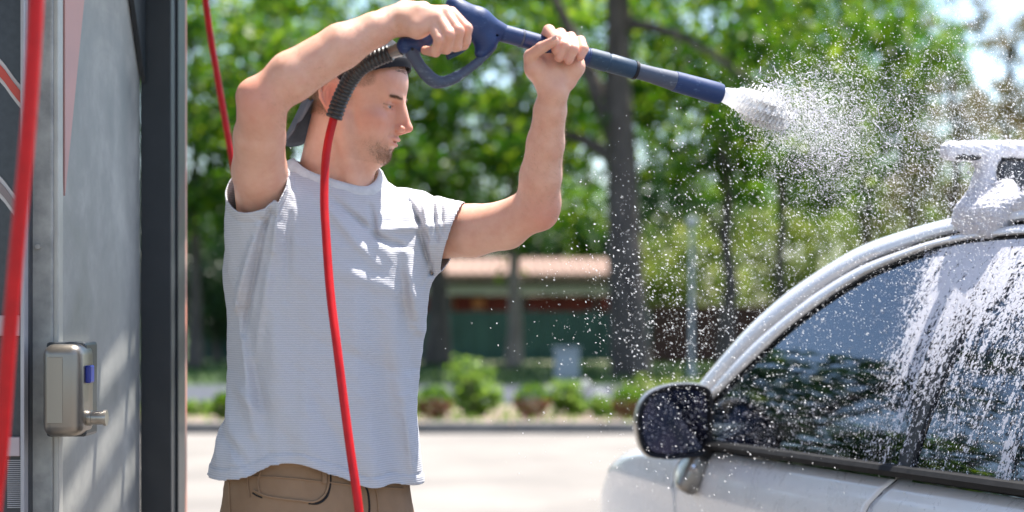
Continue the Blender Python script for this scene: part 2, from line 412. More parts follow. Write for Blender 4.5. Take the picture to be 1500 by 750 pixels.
shrub(830, 20.8, .44, .42, 'light green shrub just right of the middle round bush', 900)
shrub(878, 20.5, .38, .26, 'low light green shrub left of the car mirror', 600)
shrub(955, 21.6, .9, .45, 'loose pale shrub partly behind the car mirror', 700, m=G2)
shrub(1010, 22, .9, .42, 'loose pale shrub behind the windscreen pillar', 600, m=G2)
shrub(290, 20.8, .5, .2, 'low light green shrub beside the steel column', 400)
shrub(610, 21, .4, .3, 'small shrub tucked behind the man\'s back', 300)
# white flower heads
m_white = mat('white_petals', (.8,.8,.78), rough=.7)
for px, py, lab in ((857,563,'white ball flower on the left'),(878,578,'white ball flower lower right of its neighbour')):
    y = 20.9; r = empty('flower', (px_(px,y), y, .08), label=lab+' among the kerb shrubs', cat='flower', group='white flowers by the kerb')
    z = pz_(py,y)-.08; b = MB(); b.tube([(0,0,0),(0,0,z)], .006, 6); b.build('stalk', m_bark2, r)
    d = rng.normal(size=(260,3)); d /= np.linalg.norm(d,axis=1)[:,None]; V, Fc = leaves(d*.052+np.array([0,0,z]), .03); link('petals', mesh_np('petals', V, Fc), m_white, r, smooth=False)
# grass tufts: verge and planting strip
def tufts(name, n, x0, x1, y0, y1, z, h, m, label):
    c = np.stack([rng.uniform(x0,x1,n), rng.uniform(y0,y1,n), np.full(n,z)],1); a = rng.uniform(0,PI,n); w = h*.28
    d = np.stack([np.cos(a)*w, np.sin(a)*w, np.zeros(n)],1); tip = c+np.stack([rng.normal(size=n)*h*.3, rng.normal(size=n)*h*.3, h*rng.uniform(.5,1.3,n)],1)
    V = np.stack([c-d, c+d, tip],1).reshape(-1,3); me = mesh_np(name, V, np.arange(3*n).reshape(n,3)); link(name, me, m, smooth=False, kind='stuff', label=label, cat='grass')
tufts('grass', 9000, -16, 16, 31.6, 45, 0, .12, G3, 'short green grass on the verge beyond the road')  # dark leaf material puts the tree shade into the verge colour
tufts('grass', 1800, -9, 9, 19.3, 22.8, .08, .09, G5, 'patchy light green grass in the planting strip by the kerb')

# low building behind the fence
m_wallred = mat('red_boards', (.22,.02,.015), (.15,.015,.012), 2, .7)
m_roof = mat('pink_clay_tiles', (.29,.19,.145), (.22,.14,.105), 3, .8, bmp=.4)
m_fascia = mat('cream_fascia', (.42,.38,.32), (.36,.33,.28), 2, .7)
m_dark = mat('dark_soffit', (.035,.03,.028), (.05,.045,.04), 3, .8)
m_orange = mat('orange_paint', (.6,.2,.08), (.5,.15,.06), 2, .7)
r = empty('low_building', (0,57,0), label='low red building with pale tiled roof beyond the green fence', cat='building')
x0, x1 = -7.5, 3.6
b = MB(); b.box((x0+.4,-.6,0),(x1-.3,5,1.93)); b.build('wall', m_wallred, r)
b = MB(); b.box((x0,-1.45,1.93),(x1,-1.3,2.25),.01); b.build('fascia', m_fascia, r)
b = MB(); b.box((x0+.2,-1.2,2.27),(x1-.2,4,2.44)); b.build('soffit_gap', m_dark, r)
b = MB()
for i in range(int((x1-x0)/.3)):
    xa = x0+i*.3; b.tube([(xa+.15,-1.8,2.50),(xa+.15,2.2,3.12)], .16, 8)
b.build('roof', m_roof, r)
for xa, xb in ((-2.6,-1.9),(-1.3,-.9)): b = MB(); b.box((xa,-.72,1.5),(xb,-.605,1.85),.01); b.build('window_board', m_orange, r)
for i in range(5): xa = x0+.6+i*2.4; b = MB(); b.box((xa,-1.28,0),(xa+.16,-1.12,1.92)); b.build('post', m_dark, r)

# green mesh fence
m_fence = mat('green_fence_sheet', (.018,.055,.05), (.03,.085,.075), 3, .75, bmp=.3, stretch=(1,1,.3))
m_post = mat('fence_post', (.1,.1,.1), rough=.6)
r = empty('green_fence', (0,48,0), label='dark green sheet fence running behind the tree trunks', cat='fence')
b = MB()
for i in range(26):
    xa = -9+i*.5; rows = []
    pts = [[(xa+j*.125, .02*math.sin(j*PI/2+i), 0), (xa+j*.125, .02*math.sin(j*PI/2+i), 1.38)] for j in range(5)]
    b.grid(pts)
    b.box((xa, .03, .05),(xa+.5, .05, .09)); 
b.build('sheet', m_fence, r)
for i in range(9): b = MB(); b.tube([(-9+i*1.6,.08,0),(-9+i*1.6,.08,1.46)], .035, 8); b.build('post', m_post, r)
# dark red brick wall
def brickmat(name, c1, c2, mort, s=1):
    m, nt, bs = newmat(name); t = N(nt,'ShaderNodeTexBrick'); t.inputs['Color1'].default_value = (*c1,1); t.inputs['Color2'].default_value = (*c2,1); t.inputs['Mortar'].default_value = (*mort,1)
    t.inputs['Scale'].default_value = s; t.inputs['Mortar Size'].default_value = .012; t.inputs['Brick Width'].default_value = .24; t.inputs['Row Height'].default_value = .08
    v = coords(nt); sx = N(nt,'ShaderNodeSeparateXYZ'); L(nt,v,sx.inputs[0]); cx = N(nt,'ShaderNodeCombineXYZ'); L(nt,sx.outputs[0],cx.inputs[0]); L(nt,sx.outputs[2],cx.inputs[1]); L(nt,cx.outputs[0],t.inputs[0])
    L(nt,t.outputs[0],bs.inputs['Base Color']); bs.inputs['Roughness'].default_value = .9; bump(nt,t.outputs[1],bs,-.4,.01); return m
m_brick = brickmat('dark_red_brick', (.07,.018,.014), (.045,.014,.012), (.06,.04,.035))
r = empty('brick_wall', (0,45.5,0), label='dark red brick wall right of the thick trunk', cat='wall')
b = MB(); b.box((3.75,0,0),(9.6,.25,1.45)); b.build('brickwork', m_brick, r)
b = MB(); b.box((3.7,-.04,1.452),(9.65,.29,1.52),.01); b.build('coping', m_brick, r)
# grey electrical cabinet
m_cab = mat('grey_cabinet_paint', (.36,.38,.4), (.3,.32,.34), 3, .6)
yc = 33; r = empty('utility_cabinet', (px_(830,yc), yc, 0), label='pale grey utility cabinet standing in the grass before the green fence', cat='cabinet')
b = MB(); b.box((-.24,-.15,.0),(.24,.15,.62),.015); b.build('housing', m_cab, r)
b = MB(); b.box((-.27,-.19,.622),(.27,.19,.67),.01); b.build('lid', m_cab, r)
b = MB(); b.box((-.2,-.168,.08),(.2,-.153,.56),.004); b.build('door', m_cab, r)
# thin grey pole seen at right of the trunk
m_pole = mat('galvanised', (.42,.44,.46), (.34,.36,.38), 8, .5, metal=.6)
r = empty('lamp_post', (px_(1013,34), 34, 0), label='thin pale grey post in front of the dark red wall', cat='post')
b = MB(); b.tube([(0,0,0),(0,0,.25),(0,0,.26),(0,0,3.05)], [.07,.07,.045,.035], 12); b.build('shaft', m_pole, r, smooth=True)
b = MB(); b.tube([(0,0,3.05),(0,0,3.09),(0,0,3.2),(0,0,3.24)], [.07,.12,.12,.05], 12); b.build('cap', m_pole, r, smooth=True)
# ================================================================== wash bay on the left
m_galv = mat('mottled_galvanised_steel', (.20,.205,.20), (.40,.40,.375), 16, .6, metal=.1, bmp=.15, lo=.3, hi=.7, detail=8)
m_trim = mat('light_steel_trim', (.42,.41,.38), (.34,.33,.31), 10, .45, metal=.3)
m, nt, bs = newmat('brushed_wall_panel'); v = coords(nt)
f1 = noise(nt, 2.2, 5, .6, v, 1.2); f2 = noise(nt, 9, 6, .7, v)
mx = N(nt,'ShaderNodeMix'); mx.data_type = 'FLOAT'; L(nt,f1,mx.inputs[2]); L(nt,f2,mx.inputs[3]); mx.inputs[0].default_value = .3
L(nt, ramp(nt, mx.outputs[0], [(.35,(.15,.158,.155)),(.52,(.24,.24,.228)),(.7,(.40,.39,.36))]), bs.inputs['Base Color'])
L(nt, ramp(nt, f1, [(.35,(.4,)*3),(.65,(.6,)*3)]), bs.inputs['Roughness']); bs.inputs['Metallic'].default_value = .0
bump(nt, noise(nt, 160, 2, .5, coords(nt,(1,.02,1))), bs, .05, .002); m_panel = m
m_col = mat('dark_blue_grey_paint', (.013,.018,.023), (.022,.027,.033), 6, .42, coat=.15, bmp=.05)
m_orange_edge = mat('faded_orange_trim', (.55,.2,.13), (.45,.3,.24), 8, .6)
m_pink = mat('faded_pink_board', (.50,.27,.24), (.42,.25,.23), 3, .6)
WX = -.95
r = empty('bay_wall', (WX-.05, 4.0, 0), label='grey brushed metal bay wall with a dispenser mounted at its near end', cat='wall')
o0 = Vector((WX-.05, 4.0, 0))
def loc(p): return Vector(tuple(p))-o0
b = MB(); b.box(loc((WX-.08,3.60,0)), loc((WX,4.36,2.75))); b.build('wall_panel', m_panel, r)
b = MB(); b.prism([loc((WX+.002,3.606,2.45)), loc((WX+.002,3.93,2.45)), loc((WX+.002,3.606,1.56))][::1], (.004,0,0)); b.build('pink_board', m_pink, r)
b = MB(); b.box(loc((WX-.02,3.56,.02)), loc((WX+.004,3.598,2.75)),.003); b.build('edge_trim', m_trim, r)
b = MB(); b.prism([loc((WX+.003,4.14,2.2)), loc((WX+.003,4.355,2.2)), loc((WX+.003,4.355,1.9))], (.012,0,0)); b.build('gusset', m_col, r)
# galvanised post
r = empty('steel_post', (-.985,3.57,0), label='mottled galvanised post left of the dispenser', cat='post')
b = MB(); b.box((-.03,-.02,0),(.029,.04,2.75),.004); b.build('shaft', m_galv, r)
b = MB(); b.box((-.06,-.05,.0),(.06,.08,.012),.002); b.build('foot_plate', m_galv, r)
for z in (.5,1.45,2.3): b = MB(); b.tube([(0,-.026,z),(0,-.018,z)], .006, 6); b.build('bolt', m_trim, r)
# dark column
r = empty('steel_column', (-.911,4.44,0), label='dark blue grey steel column at the far end of the bay wall', cat='column')
b = MB(); b.box((-.04,-.075,0),(.04,.075,2.75),.003); b.build('shaft', m_col, r)
b = MB(); b.box((.041,-.02,0),(.047,.076,2.75),.001); b.build('flange', m_col, r)
b = MB(); b.box((.0405,.08,0.0),(.045,.108,2.75),.001); b.build('orange_trim', m_orange_edge, r)
b = MB(); b.box((-.1,-.12,0),(.1,.12,.015),.003); b.build('foot_plate', m_col, r)
# bay roof with open joists at its edge (above the picture; it shades wall and man)
m_joist = mat('roof_joist', (.62,.62,.60), rough=.6)
r = empty('bay_roof', (-2.6,4,2.76), label='metal canopy over the wash bay with open joists along its edge', cat='canopy')
b = MB(); b.box((-1.6,-3.6,0),(ROOF_X+2.6,1.6,.05),.005); b.build('deck', m_joist, r)
for yj in [-3.3+.6*i for i in range(8)]:
    b = MB(); b.box((-1.55,yj,-.07),(ROOF_X+2.58,yj+.05,-.001),.004); b.build('joist', m_joist, r)
# unseen slats added above the frame to stripe the wall with sun
r = empty('sun_stripe_slats', (-.95,4.2,2.25), label='added unseen slats that cut the sunlight into stripes on the bay wall', cat='sun slats')
for k in range(5):
    xk = .25+.046*k; b = MB(); b.prism([(xk,-.5,0),(xk+.024,-.5,0),(xk-.096+.024,.6,0),(xk-.096,.6,0)], (0,0,.004)); b.build('slat', m_joist, r)
for yj in (-.52,-.06,.24,.6):
    b = MB(); b.box((.002,yj,.0045),(.46,yj+.03,.012)); b.build('cross_slat', m_joist, r)
# dispenser
m_ss = mat('brushed_stainless', (.19,.17,.15), (.26,.235,.205), 4, .36, metal=.85, bmp=.06, bscale=300, bdist=.001, stretch=(1,1,.02))
m_blue = mat('blue_plastic_tab', (.01,.025,.25), rough=.35)
m_steel = mat('worn_steel', (.4,.37,.33), (.25,.23,.2), 30, .35, metal=.9)
r = empty('wall_dispenser', (-.921,3.50,1.155), label='rounded stainless steel dispenser with spout mounted beside the post', cat='dispenser')
b = MB(); b.box((-.03,-.055,-.094),(.051,.062,.094),.022,4); b.build('housing', m_ss, r, smooth=True, angle=60)
b = MB(); b.box((-.035,.0,-.097),(.047,.10,.097),.006,2); b.build('back_plate', m_col, r)
b = MB(); b.box((-.018,-.0562,-.066),(.014,-.0545,.068),.0008); b.build('front_panel', m_ss, r)
b = MB(); b.box((.05,-.02,.014),(.062,.012,.05),.003); b.build('blue_tab', m_blue, r)
b = MB(); b.tube([(.045,.0,-.058),(.06,.0,-.058),(.0605,0,-.058),(.084,0,-.058),(.0845,0,-.058),(.09,0,-.058)], [.016,.016,.014,.014,.0165,.0165], 20); b.build('spout', m_steel, r, smooth=True, angle=30)
# control cabinet with curved stripes (blurred at the left edge)
m_gl = mat('dark_mesh_panel', (.022,.026,.036), (.035,.04,.052), 60, .35, coat=.1)
m_frame = mat('aluminium_frame', (.42,.40,.42), (.34,.33,.35), 6, .45, metal=.3)
m_red = mat('red_stripe', (.55,.07,.05), rough=.5); m_wht = mat('white_stripe', (.6,.57,.57), rough=.5)
m_pinkband = mat('pinkish_band', (.46,.37,.38), (.4,.32,.33), 8, .5); m_greyband = mat('grey_stripe', (.25,.2,.2), rough=.5)
yc = 3.5
r = empty('control_cabinet', (-1.3,yc,0), label='dark wash control cabinet with curved red and white stripes at the left edge', cat='cabinet')
def cz(py): return CAMZ+(460-py)/FPX*yc
def cx_(px): return (px-750)/FPX*yc+1.3
XR = cx_(38)
b = MB(); b.box((-.3,.02,0),(XR,.35,2.3),.005); b.build('housing', m_gl, r)
b = MB(); b.box((cx_(32),-.012,0.02),(XR,.018,2.3),.002)
b.build('side_frame', m_frame, r)
for a, c in ((462,492),(640,668),(-130,-100)):
    b = MB(); b.box((-.3,-.008,cz(c)),(cx_(32)-.002,.017,cz(a)),.002); b.build('cross_band', m_pinkband, r)
for (ya, yb, w, mc) in ((118,148,18,m_red),(290,318,16,m_greyband)):
    for lay, (e, mm) in enumerate(((8, m_wht),(0, mc))):
        top = []; bot = []
        for k in range(13):
            px = -80+k*(112/12); t = k/12; y_ = ya-40+(yb-ya+30)*t**1.5
            y_ = ya-34*(1-t)**.8*1.6+(yb-ya)*(1/(1+math.exp(-(t-.8)*14)))
            top.append((cx_(px), .016-.004*lay, cz(y_-w/2-e))); bot.append((cx_(px), .016-.004*lay, cz(y_+w/2+e)))
        b = MB(); b.grid([[p, q] for p, q in zip(top, bot)]); b.grid([[q, (q[0], .021, q[2])] for q in top]); b.build('stripe_border' if lay == 0 else 'stripe', mm, r)
# screen grille behind mesh in the lower panels
b = MB()
for k in range(60):
    z = cz(745)+k*.0035*1.2
    if z < cz(672)-.004: b.box((cx_(8),.012,z),(cx_(31),.0165,z+.002))
b.build('grille', m_frame, r)

# ================================================================== loose red hoses
def hosemat(name, c):
    m, nt, bs = newmat(name); L(nt, ramp(nt, noise(nt, 30, 5, .6, coords(nt)), [(.4, c),(.7, tuple(x*.75 for x in c))]), bs.inputs['Base Color'])
    bs.inputs['Roughness'].default_value = .42; bs.inputs['Specular IOR Level'].default_value = .3; return m
m_hose = hosemat('red_rubber', (.50,.004,.006))
pts = [P(58,-260,2.3),P(55,-60,2.3),P(50,60,2.3),P(40,200,2.3),P(26,350,2.3),P(13,500,2.3),P(2,650,2.3),P(-12,800,2.3),P(-20,1200,2.32),P(-60,1700,2.5)]
r = empty('red_hose', pts[-1], label='blurred red hose hanging close to the camera at the left edge', cat='hose', group='red wash hoses')
b = MB(); b.tube([p-pts[-1] for p in spline(pts,10)], .0104, 16); b.build('tube', m_hose, r, smooth=True)
b = MB(); b.tube([pts[0]-pts[-1]+np.array([0,0,-.02]), pts[0]-pts[-1]+np.array([0,0,.12])], .017, 16); b.build('coupling', m_steel, r, smooth=True)
pts = [P(292,-330,4.9),P(297,-60,4.9),P(305,30,4.9),P(318,110,4.9),P(334,200,4.9),P(352,300,4.9),P(372,420,4.85),P(385,560,4.8),P(390,800,4.6),P(400,1050,4.4)]
r = empty('red_hose', pts[-1], label='thin red hose hanging from above behind the man\'s raised arm', cat='hose', group='red wash hoses')
b = MB(); b.tube([p-pts[-1] for p in spline(pts,8)], .0095, 12); b.build('tube', m_hose, r, smooth=True)
b = MB(); b.tube([pts[0]-pts[-1]+np.array([0,0,-.02]), pts[0]-pts[-1]+np.array([0,0,.1])], .014, 14); b.build('coupling', m_steel, r, smooth=True)
# ================================================================== white car
# car frame: x = forwards, y = to its left, z = up; x = 0 at the rear edge of the front door glass
CF = Vector((-.276,.961,0)).normalized(); CL = Vector((-.961,-.276,0)).normalized()
CO = Vector((.852,3.80,0))-CL*.88
CM = Matrix(((CF.x,CL.x,0,CO.x),(CF.y,CL.y,0,CO.y),(0,0,1,0),(0,0,0,1)))
car = bpy.data.objects.new('parked_car', None); COL.objects.link(car); car.matrix_world = CM
tag(car, 'pale silver white car with foam covered roof rack and wet dark side windows', 'car')
HW = .88
m, nt, bs = newmat('silver_white_paint'); v = coords(nt)
L(nt, ramp(nt, noise(nt, 3, 5, .6, v), [(.4,(.66,.665,.69)),(.65,(.72,.72,.74))]), bs.inputs['Base Color'])
bs.inputs['Metallic'].default_value = .05; bs.inputs['Roughness'].default_value = .4; bs.inputs['Coat Weight'].default_value = .8; bs.inputs['Coat Roughness'].default_value = .05
f = noise(nt, 14, 8, .75, v, .6); L(nt, ramp(nt, f, [(.4,(.25,)*3),(.7,(.5,)*3)]), bs.inputs['Roughness'])
bump(nt, noise(nt, 260, 3, .6, v), bs, .12, .001); m_paint = m
m_black = mat('black_rubber_trim', (.008,.008,.009), (.014,.014,.015), 20, .8)
m_bplast = mat('gloss_black_plastic', (.010,.010,.013), (.016,.016,.02), 20, .55)
for _m in (m_black, m_bplast): _m.node_tree.nodes['Principled BSDF'].inputs['Specular IOR Level'].default_value = .22
m_int = mat('dark_interior', (.02,.02,.023), (.035,.033,.034), 5, .8)
m_chrome = mat('chrome', (.75,.74,.72), (.6,.58,.55), 8, .14, metal=1)
m, nt, bs = newmat('tinted_window_glass')
tb = N(nt,'ShaderNodeBsdfTransparent'); tb.inputs[0].default_value = (.085,.10,.11,1)
gl = N(nt,'ShaderNodeBsdfGlossy'); gl.inputs['Roughness'].default_value = .012; gl.inputs['Color'].default_value = (.92,.96,1,1)
fr = N(nt,'ShaderNodeFresnel'); fr.inputs[0].default_value = 2.15; mx = N(nt,'ShaderNodeMixShader')
bp = N(nt,'ShaderNodeBump'); bp.inputs['Strength'].default_value = .004; bp.inputs['Distance'].default_value = .01
L(nt, noise(nt, 9, 3, .5, coords(nt)), bp.inputs['Height']); L(nt, bp.outputs[0], gl.inputs['Normal']); 
L(nt, fr.outputs[0], mx.inputs[0]); L(nt, tb.outputs[0], mx.inputs[1]); L(nt, gl.outputs[0], mx.inputs[2]); L(nt, mx.outputs[0], nt.nodes['Material Output'].inputs[0]); m_glass = m

OUT = [(1.46,.95),(1.36,1.02),(1.254,1.105),(1.159,1.192),(1.063,1.281),(.938,1.367),(.805,1.43),(.644,1.49),(.466,1.521),(.276,1.542),(.089,1.551),(-.05,1.556),(-.6,1.55),(-1.1,1.51),(-1.5,1.43),(-1.78,1.30),(-1.95,1.1),(-2.02,.98)]
SEAM = [(1.30,.95),(1.22,1.03),(1.134,1.114),(1.0,1.224),(.865,1.306),(.736,1.376),(.578,1.437),(.405,1.472),(.223,1.498),(-.093,1.514),(-.6,1.50),(-1.05,1.45),(-1.4,1.34),(-1.65,1.15),(-1.72,.98)]
GLS = [(1.215,.95),(1.175,1.01),(1.134,1.055),(.953,1.177),(.82,1.266),(.69,1.335),(.534,1.401),(.369,1.442),(.204,1.469),(-.05,1.478),(-.55,1.465),(-1.0,1.41),(-1.3,1.32),(-1.52,1.16),(-1.58,.98)]
def interp(c, s):
    xs = [q[0] for q in c][::-1]; ys = [q[1] for q in c][::-1]; return float(np.interp(s, xs, ys))
def smooth_c(c, n=6): return [(p[0], p[1]) for p in spline([(a, b_, 0) for a, b_ in c], n)]
OUT = smooth_c(OUT); SEAM = smooth_c(SEAM); GLS = smooth_c(GLS)
def lean(h):
    t = max(h-.95, 0); return .25*t+.4*t*t
def G(s, h, off=0, side=1): return (s, side*(HW-lean(h)+off), h)
def belt(s): return .96-.019*s
def nose(s): return 0 if s < 1.6 else .17*((s-1.6)/.8)**2.4
def shoulder(s):      # height of the top of the flank
    return belt(s)-.012 if s < 1.15 else float(np.interp(s, [1.15,1.4,1.6,1.8,2.0,2.15,2.3,2.4], [.93,.91,.895,.868,.815,.745,.63,.5]))
def low(s):
    z = .22
    for c in (1.62,-1.25):
        q = .345**2-(s-c)**2
        if q > 0: z = max(z, .31+math.sqrt(q))
    return z
def flank(s, t, side=1):
    """t 0 = bottom, 1 = top"""
    h0, h1 = low(s), shoulder(s); h = h0+(h1-h0)*t
    o = .022*math.sin(PI*min(1,max(0,(h-.25)/.72)))+.006*math.exp(-((h-.80)/.03)**2)-.05*max(0,(.4-h)/.2)**2
    if t > .86: o -= .035*((t-.86)/.14)**2
    for c in (1.62,-1.25):
        d = math.hypot(s-c, h-.32); o += .000*d
    return (s, side*(HW+o-nose(s)), h)
b1 = lambda h: .006+.13*((.96-h)/.11)**1.0*.9 if h > .85 else .122+.02*math.sin((.85-h)*3)   # front/rear door gap
b0 = lambda h: 1.20+.10*math.exp(-((h-.80)/.18)**2)-.05*max(0,(.6-h)/.4)                       # fender/front door gap
def panel(name, sa, sb, side=1, ns=40, parent=car, m_=None, lab=None):
    b = MB(); rows = []
    for i in range(ns+1):
        row = []
        for j in range(21):
            t = j/20; u = i/ns; hh = .22+.72*t
            s = sa(hh)+(sb(hh)-sa(hh))*u; row.append(flank(s, t, side))
        rows.append(row)
    b.grid(rows)
    o = b.build(name, m_ or m_paint, parent, smooth=True, angle=60)
    md = o.modifiers.new('thick','SOLIDIFY'); md.thickness = .003; md.offset = 0
    return o
g_ = .0030
def gapline(fn, side):
    pts = []
    for j in range(22):
        h = .24+(.935-.24)*j/21; s = fn(h); t = min(1,max(0,(h-low(s))/(shoulder(s)-low(s)))); q = flank(s, t, side); pts.append((q[0], q[1]-side*.0035, q[2]))
    b = MB(); b.tube(pts, .0046, 8); b.build('door_gap_shade', m_black, car, smooth=True)  # black tube stands in for the shade inside the door gap
for side in (1,-1):
    gapline(b1, side); gapline(b0, side); gapline(lambda h: -.98-.1*(h-.5), side)
for side, nm in ((1,''),(-1,'')):
    panel('rear_quarter', lambda h: -2.28+.1*abs(h-.6), lambda h: -.98-.1*(h-.5)-g_, side)
    panel('rear_door', lambda h: -.98-.1*(h-.5)+g_, lambda h: b1(h)-g_, side)
    panel('front_door', lambda h: b1(h)+g_, lambda h: b0(h)-g_, side)
    panel('fender', lambda h: b0(h)+g_, lambda h: 2.36-.04*abs(h-.55), side, 60)
# fender top / bonnet: from each flank top over the middle
b = MB(); rows = []
for i in range(41):
    s = 1.21+(2.40-1.21)*i/40; w_ = flank(min(s,2.36), 1)[1]; h0 = shoulder(s); row = []
    for j in range(33):
        a = -1+2*j/32; y = w_*math.sin(a*PI/2); z = h0+.075*(1-abs(math.sin(a*PI/2))**3)+.012*math.exp(-((abs(y)-.55)/.08)**2)
        row.append((s-(.12*(y/.88)**2 if s > 2.0 else 0)*(s-2.0)/.4, y, z))
    rows.append(row)
b.grid(rows); b.build('bonnet', m_paint, car, smooth=True, angle=70)
# front end
b = MB(); rows = []
for i in range(25):
    y = -.56+1.12*i/24; row = []
    for z, x in ((.60,2.36),(.52,2.41),(.42,2.45),(.34,2.45),(.24,2.40)): row.append((x-.14*(y/.6)**2, y, z))
    rows.append(row)
b.grid(rows); b.build('front_bumper', m_paint, car, smooth=True)
b = MB(); b.box((2.42,-.32,.33),(2.455,.32,.45),.01)
for k in range(4): b.box((2.455,-.31,.345+k*.026),(2.465,.31,.355+k*.026))
b.build('grille', m_black, car)
m_lens = mat('headlight_lens', (.7,.72,.75), (.6,.62,.66), 20, .08, coat=1)
for s_ in (1,-1):
    b = MB(); b.box((2.19,s_*.60-.1,.60),(2.33,s_*.60+.1,.70),.03,3); b.build('headlight', m_lens, car, smooth=True)
# belt moulding, sills, rear end
for side in (1,-1):
    pts = [G(s, belt(s)+.002, .006, side) for s in np.linspace(1.24,-1.75,60)]
    rows = []
    for p in pts: rows.append([(p[0],p[1]-side*.05,p[2]-.014),(p[0],p[1]+side*.004,p[2]-.014),(p[0],p[1]+side*.007,p[2]-.002),(p[0],p[1]+side*.0,p[2]+.008),(p[0],p[1]-side*.02,p[2]+.012)])
    b = MB(); b.grid(rows); b.build('belt_moulding', m_black, car, smooth=True)
    b = MB(); b.box((-.85,side*.80-.03,.19),(1.22,side*.80+.03,.27),.02); b.build('sill', m_black, car)
b = MB(); rows = []
for i in range(21):
    y = -.84+1.68*i/20; c_ = -.12*(y/.84)**2
    rows.append([(-2.27-c_,y,.24),(-2.33-c_,y,.4),(-2.32-c_,y,.62),(-2.2-c_,y,.8),(-2.08-c_,y,.96)])
b.grid(rows); b.build('tailgate', m_paint, car, smooth=True)
# roof + windscreen + rear screen share the outer curve
def cross(s, h, n=24, crown=.05):
    y0 = HW-lean(h)-.012; return [(s+.0*j, y0*math.sin((-1+2*j/n)*PI/2), h-.004+crown*(1-math.sin((-1+2*j/n)*PI/2)**2)**.8) for j in range(n+1)]
def span(name, s0, s1, m_, crown=.05, bow=0):
    b = MB(); rows = []
    for q in [q for q in OUT if s0 <= q[0] <= s1]:
        r_ = cross(q[0], q[1], crown=crown); rows.append([(x+bow*(1-(y/.8)**2), y, z) for x, y, z in r_])
    b.grid(rows); return b.build(name, m_, car, smooth=True, angle=60)
span('roof', -1.2, .645, m_paint)
span('windscreen', .64, 1.47, m_glass, .03, .10)
span('rear_screen', -2.05, -1.19, m_glass, .03, -.02)
# frames along the side glass
def band(name, c1, c2, m_, bulge, side, smin_=-9, smax_=9, off=0, parent=car):
    n = 90; A = np.array(c1); B = np.array(c2)
    def rs(C):
        l = np.r_[0, np.cumsum(np.hypot(*np.diff(C, axis=0).T))]; u = np.linspace(0, l[-1], n); return np.stack([np.interp(u, l, C[:,0]), np.interp(u, l, C[:,1])],1)
    A, B = rs(A), rs(B); rows = []
    for a, c in zip(A, B):
        row = []
        for j in range(9):
            t = j/8; s = a[0]+(c[0]-a[0])*t; h = a[1]+(c[1]-a[1])*t
            row.append(G(s, h, off+bulge*(math.sin(PI*t)**.6)-.006*(t in (0,1)), side))
        rows.append(row)
    b = MB(); b.grid(rows); return b.build(name, m_, parent, smooth=True, angle=60)
def shrink(c, d):
    """offset a side curve inwards (towards the glass) by d"""
    o = []
    for i, q in enumerate(c):
        a = np.array(c[max(i-1,0)]); b_ = np.array(c[min(i+1,len(c)-1)]); t = (b_-a)/np.linalg.norm(b_-a); n_ = np.array((-t[1], t[0]))  # curve runs backwards: left normal points down
        o.append((q[0]+n_[0]*d, q[1]+n_[1]*d))
    return o
for side in (1,-1):
    band('roof_rail', OUT, shrink(SEAM,-.004), m_paint, .016, side)
    band('gap_seal', shrink(SEAM,-.006), shrink(SEAM,.006), m_black, -.004, side, off=-.01)
    band('door_frame', shrink(SEAM,.004), shrink(GLS,-.008), m_paint, .010, side)
    band('glass_seal', shrink(GLS,-.009), shrink(GLS,.004), m_black, -.002, side, off=-.004)
    def win(name, sa, sb, n=50):
        b = MB(); rows = []
        for i in range(n+1):
            u = i/n; row = []
            st = sa[1]+(sb[1]-sa[1])*u; sb_ = sa[0]+(sb[0]-sa[0])*u; ht = interp(GLS, st)+.004; hb = belt(sb_)-.02
            for j in range(17):
                t = j/16; row.append(G(sb_+(st-sb_)*t, hb+(ht-hb)*t, -.012, side))
            rows.append(row)
        b.grid(rows); return b.build(name, m_glass, car, smooth=True, angle=80)
    win('front_side_window', (.02,-.03), (1.20,1.19))
    win('rear_side_window', (-1.02,-1.05), (-.055,-.10))
    win('quarter_window', (-1.54,-1.5), (-1.10,-1.12))
    for (xa, xb, wd) in ((-.018,-.066,.034),(-1.06,-1.085,.04)):
        b = MB(); rows = []
        for j in range(21):
            t = j/20; h = belt(0)-.01+(interp(GLS, xb)+.012-belt(0))*t; s = xa+(xb-xa)*t
            rows.append([G(s+wd, h, -.012, side), G(s+wd*.9, h, -.006, side), G(s-wd*.45, h, -.0055, side), G(s-wd*.5, h, -.0042, side), G(s-wd*.9, h, -.0042, side), G(s-wd, h, -.012, side)])
        b.grid(rows); b.build('window_pillar', m_bplast, car, smooth=True)
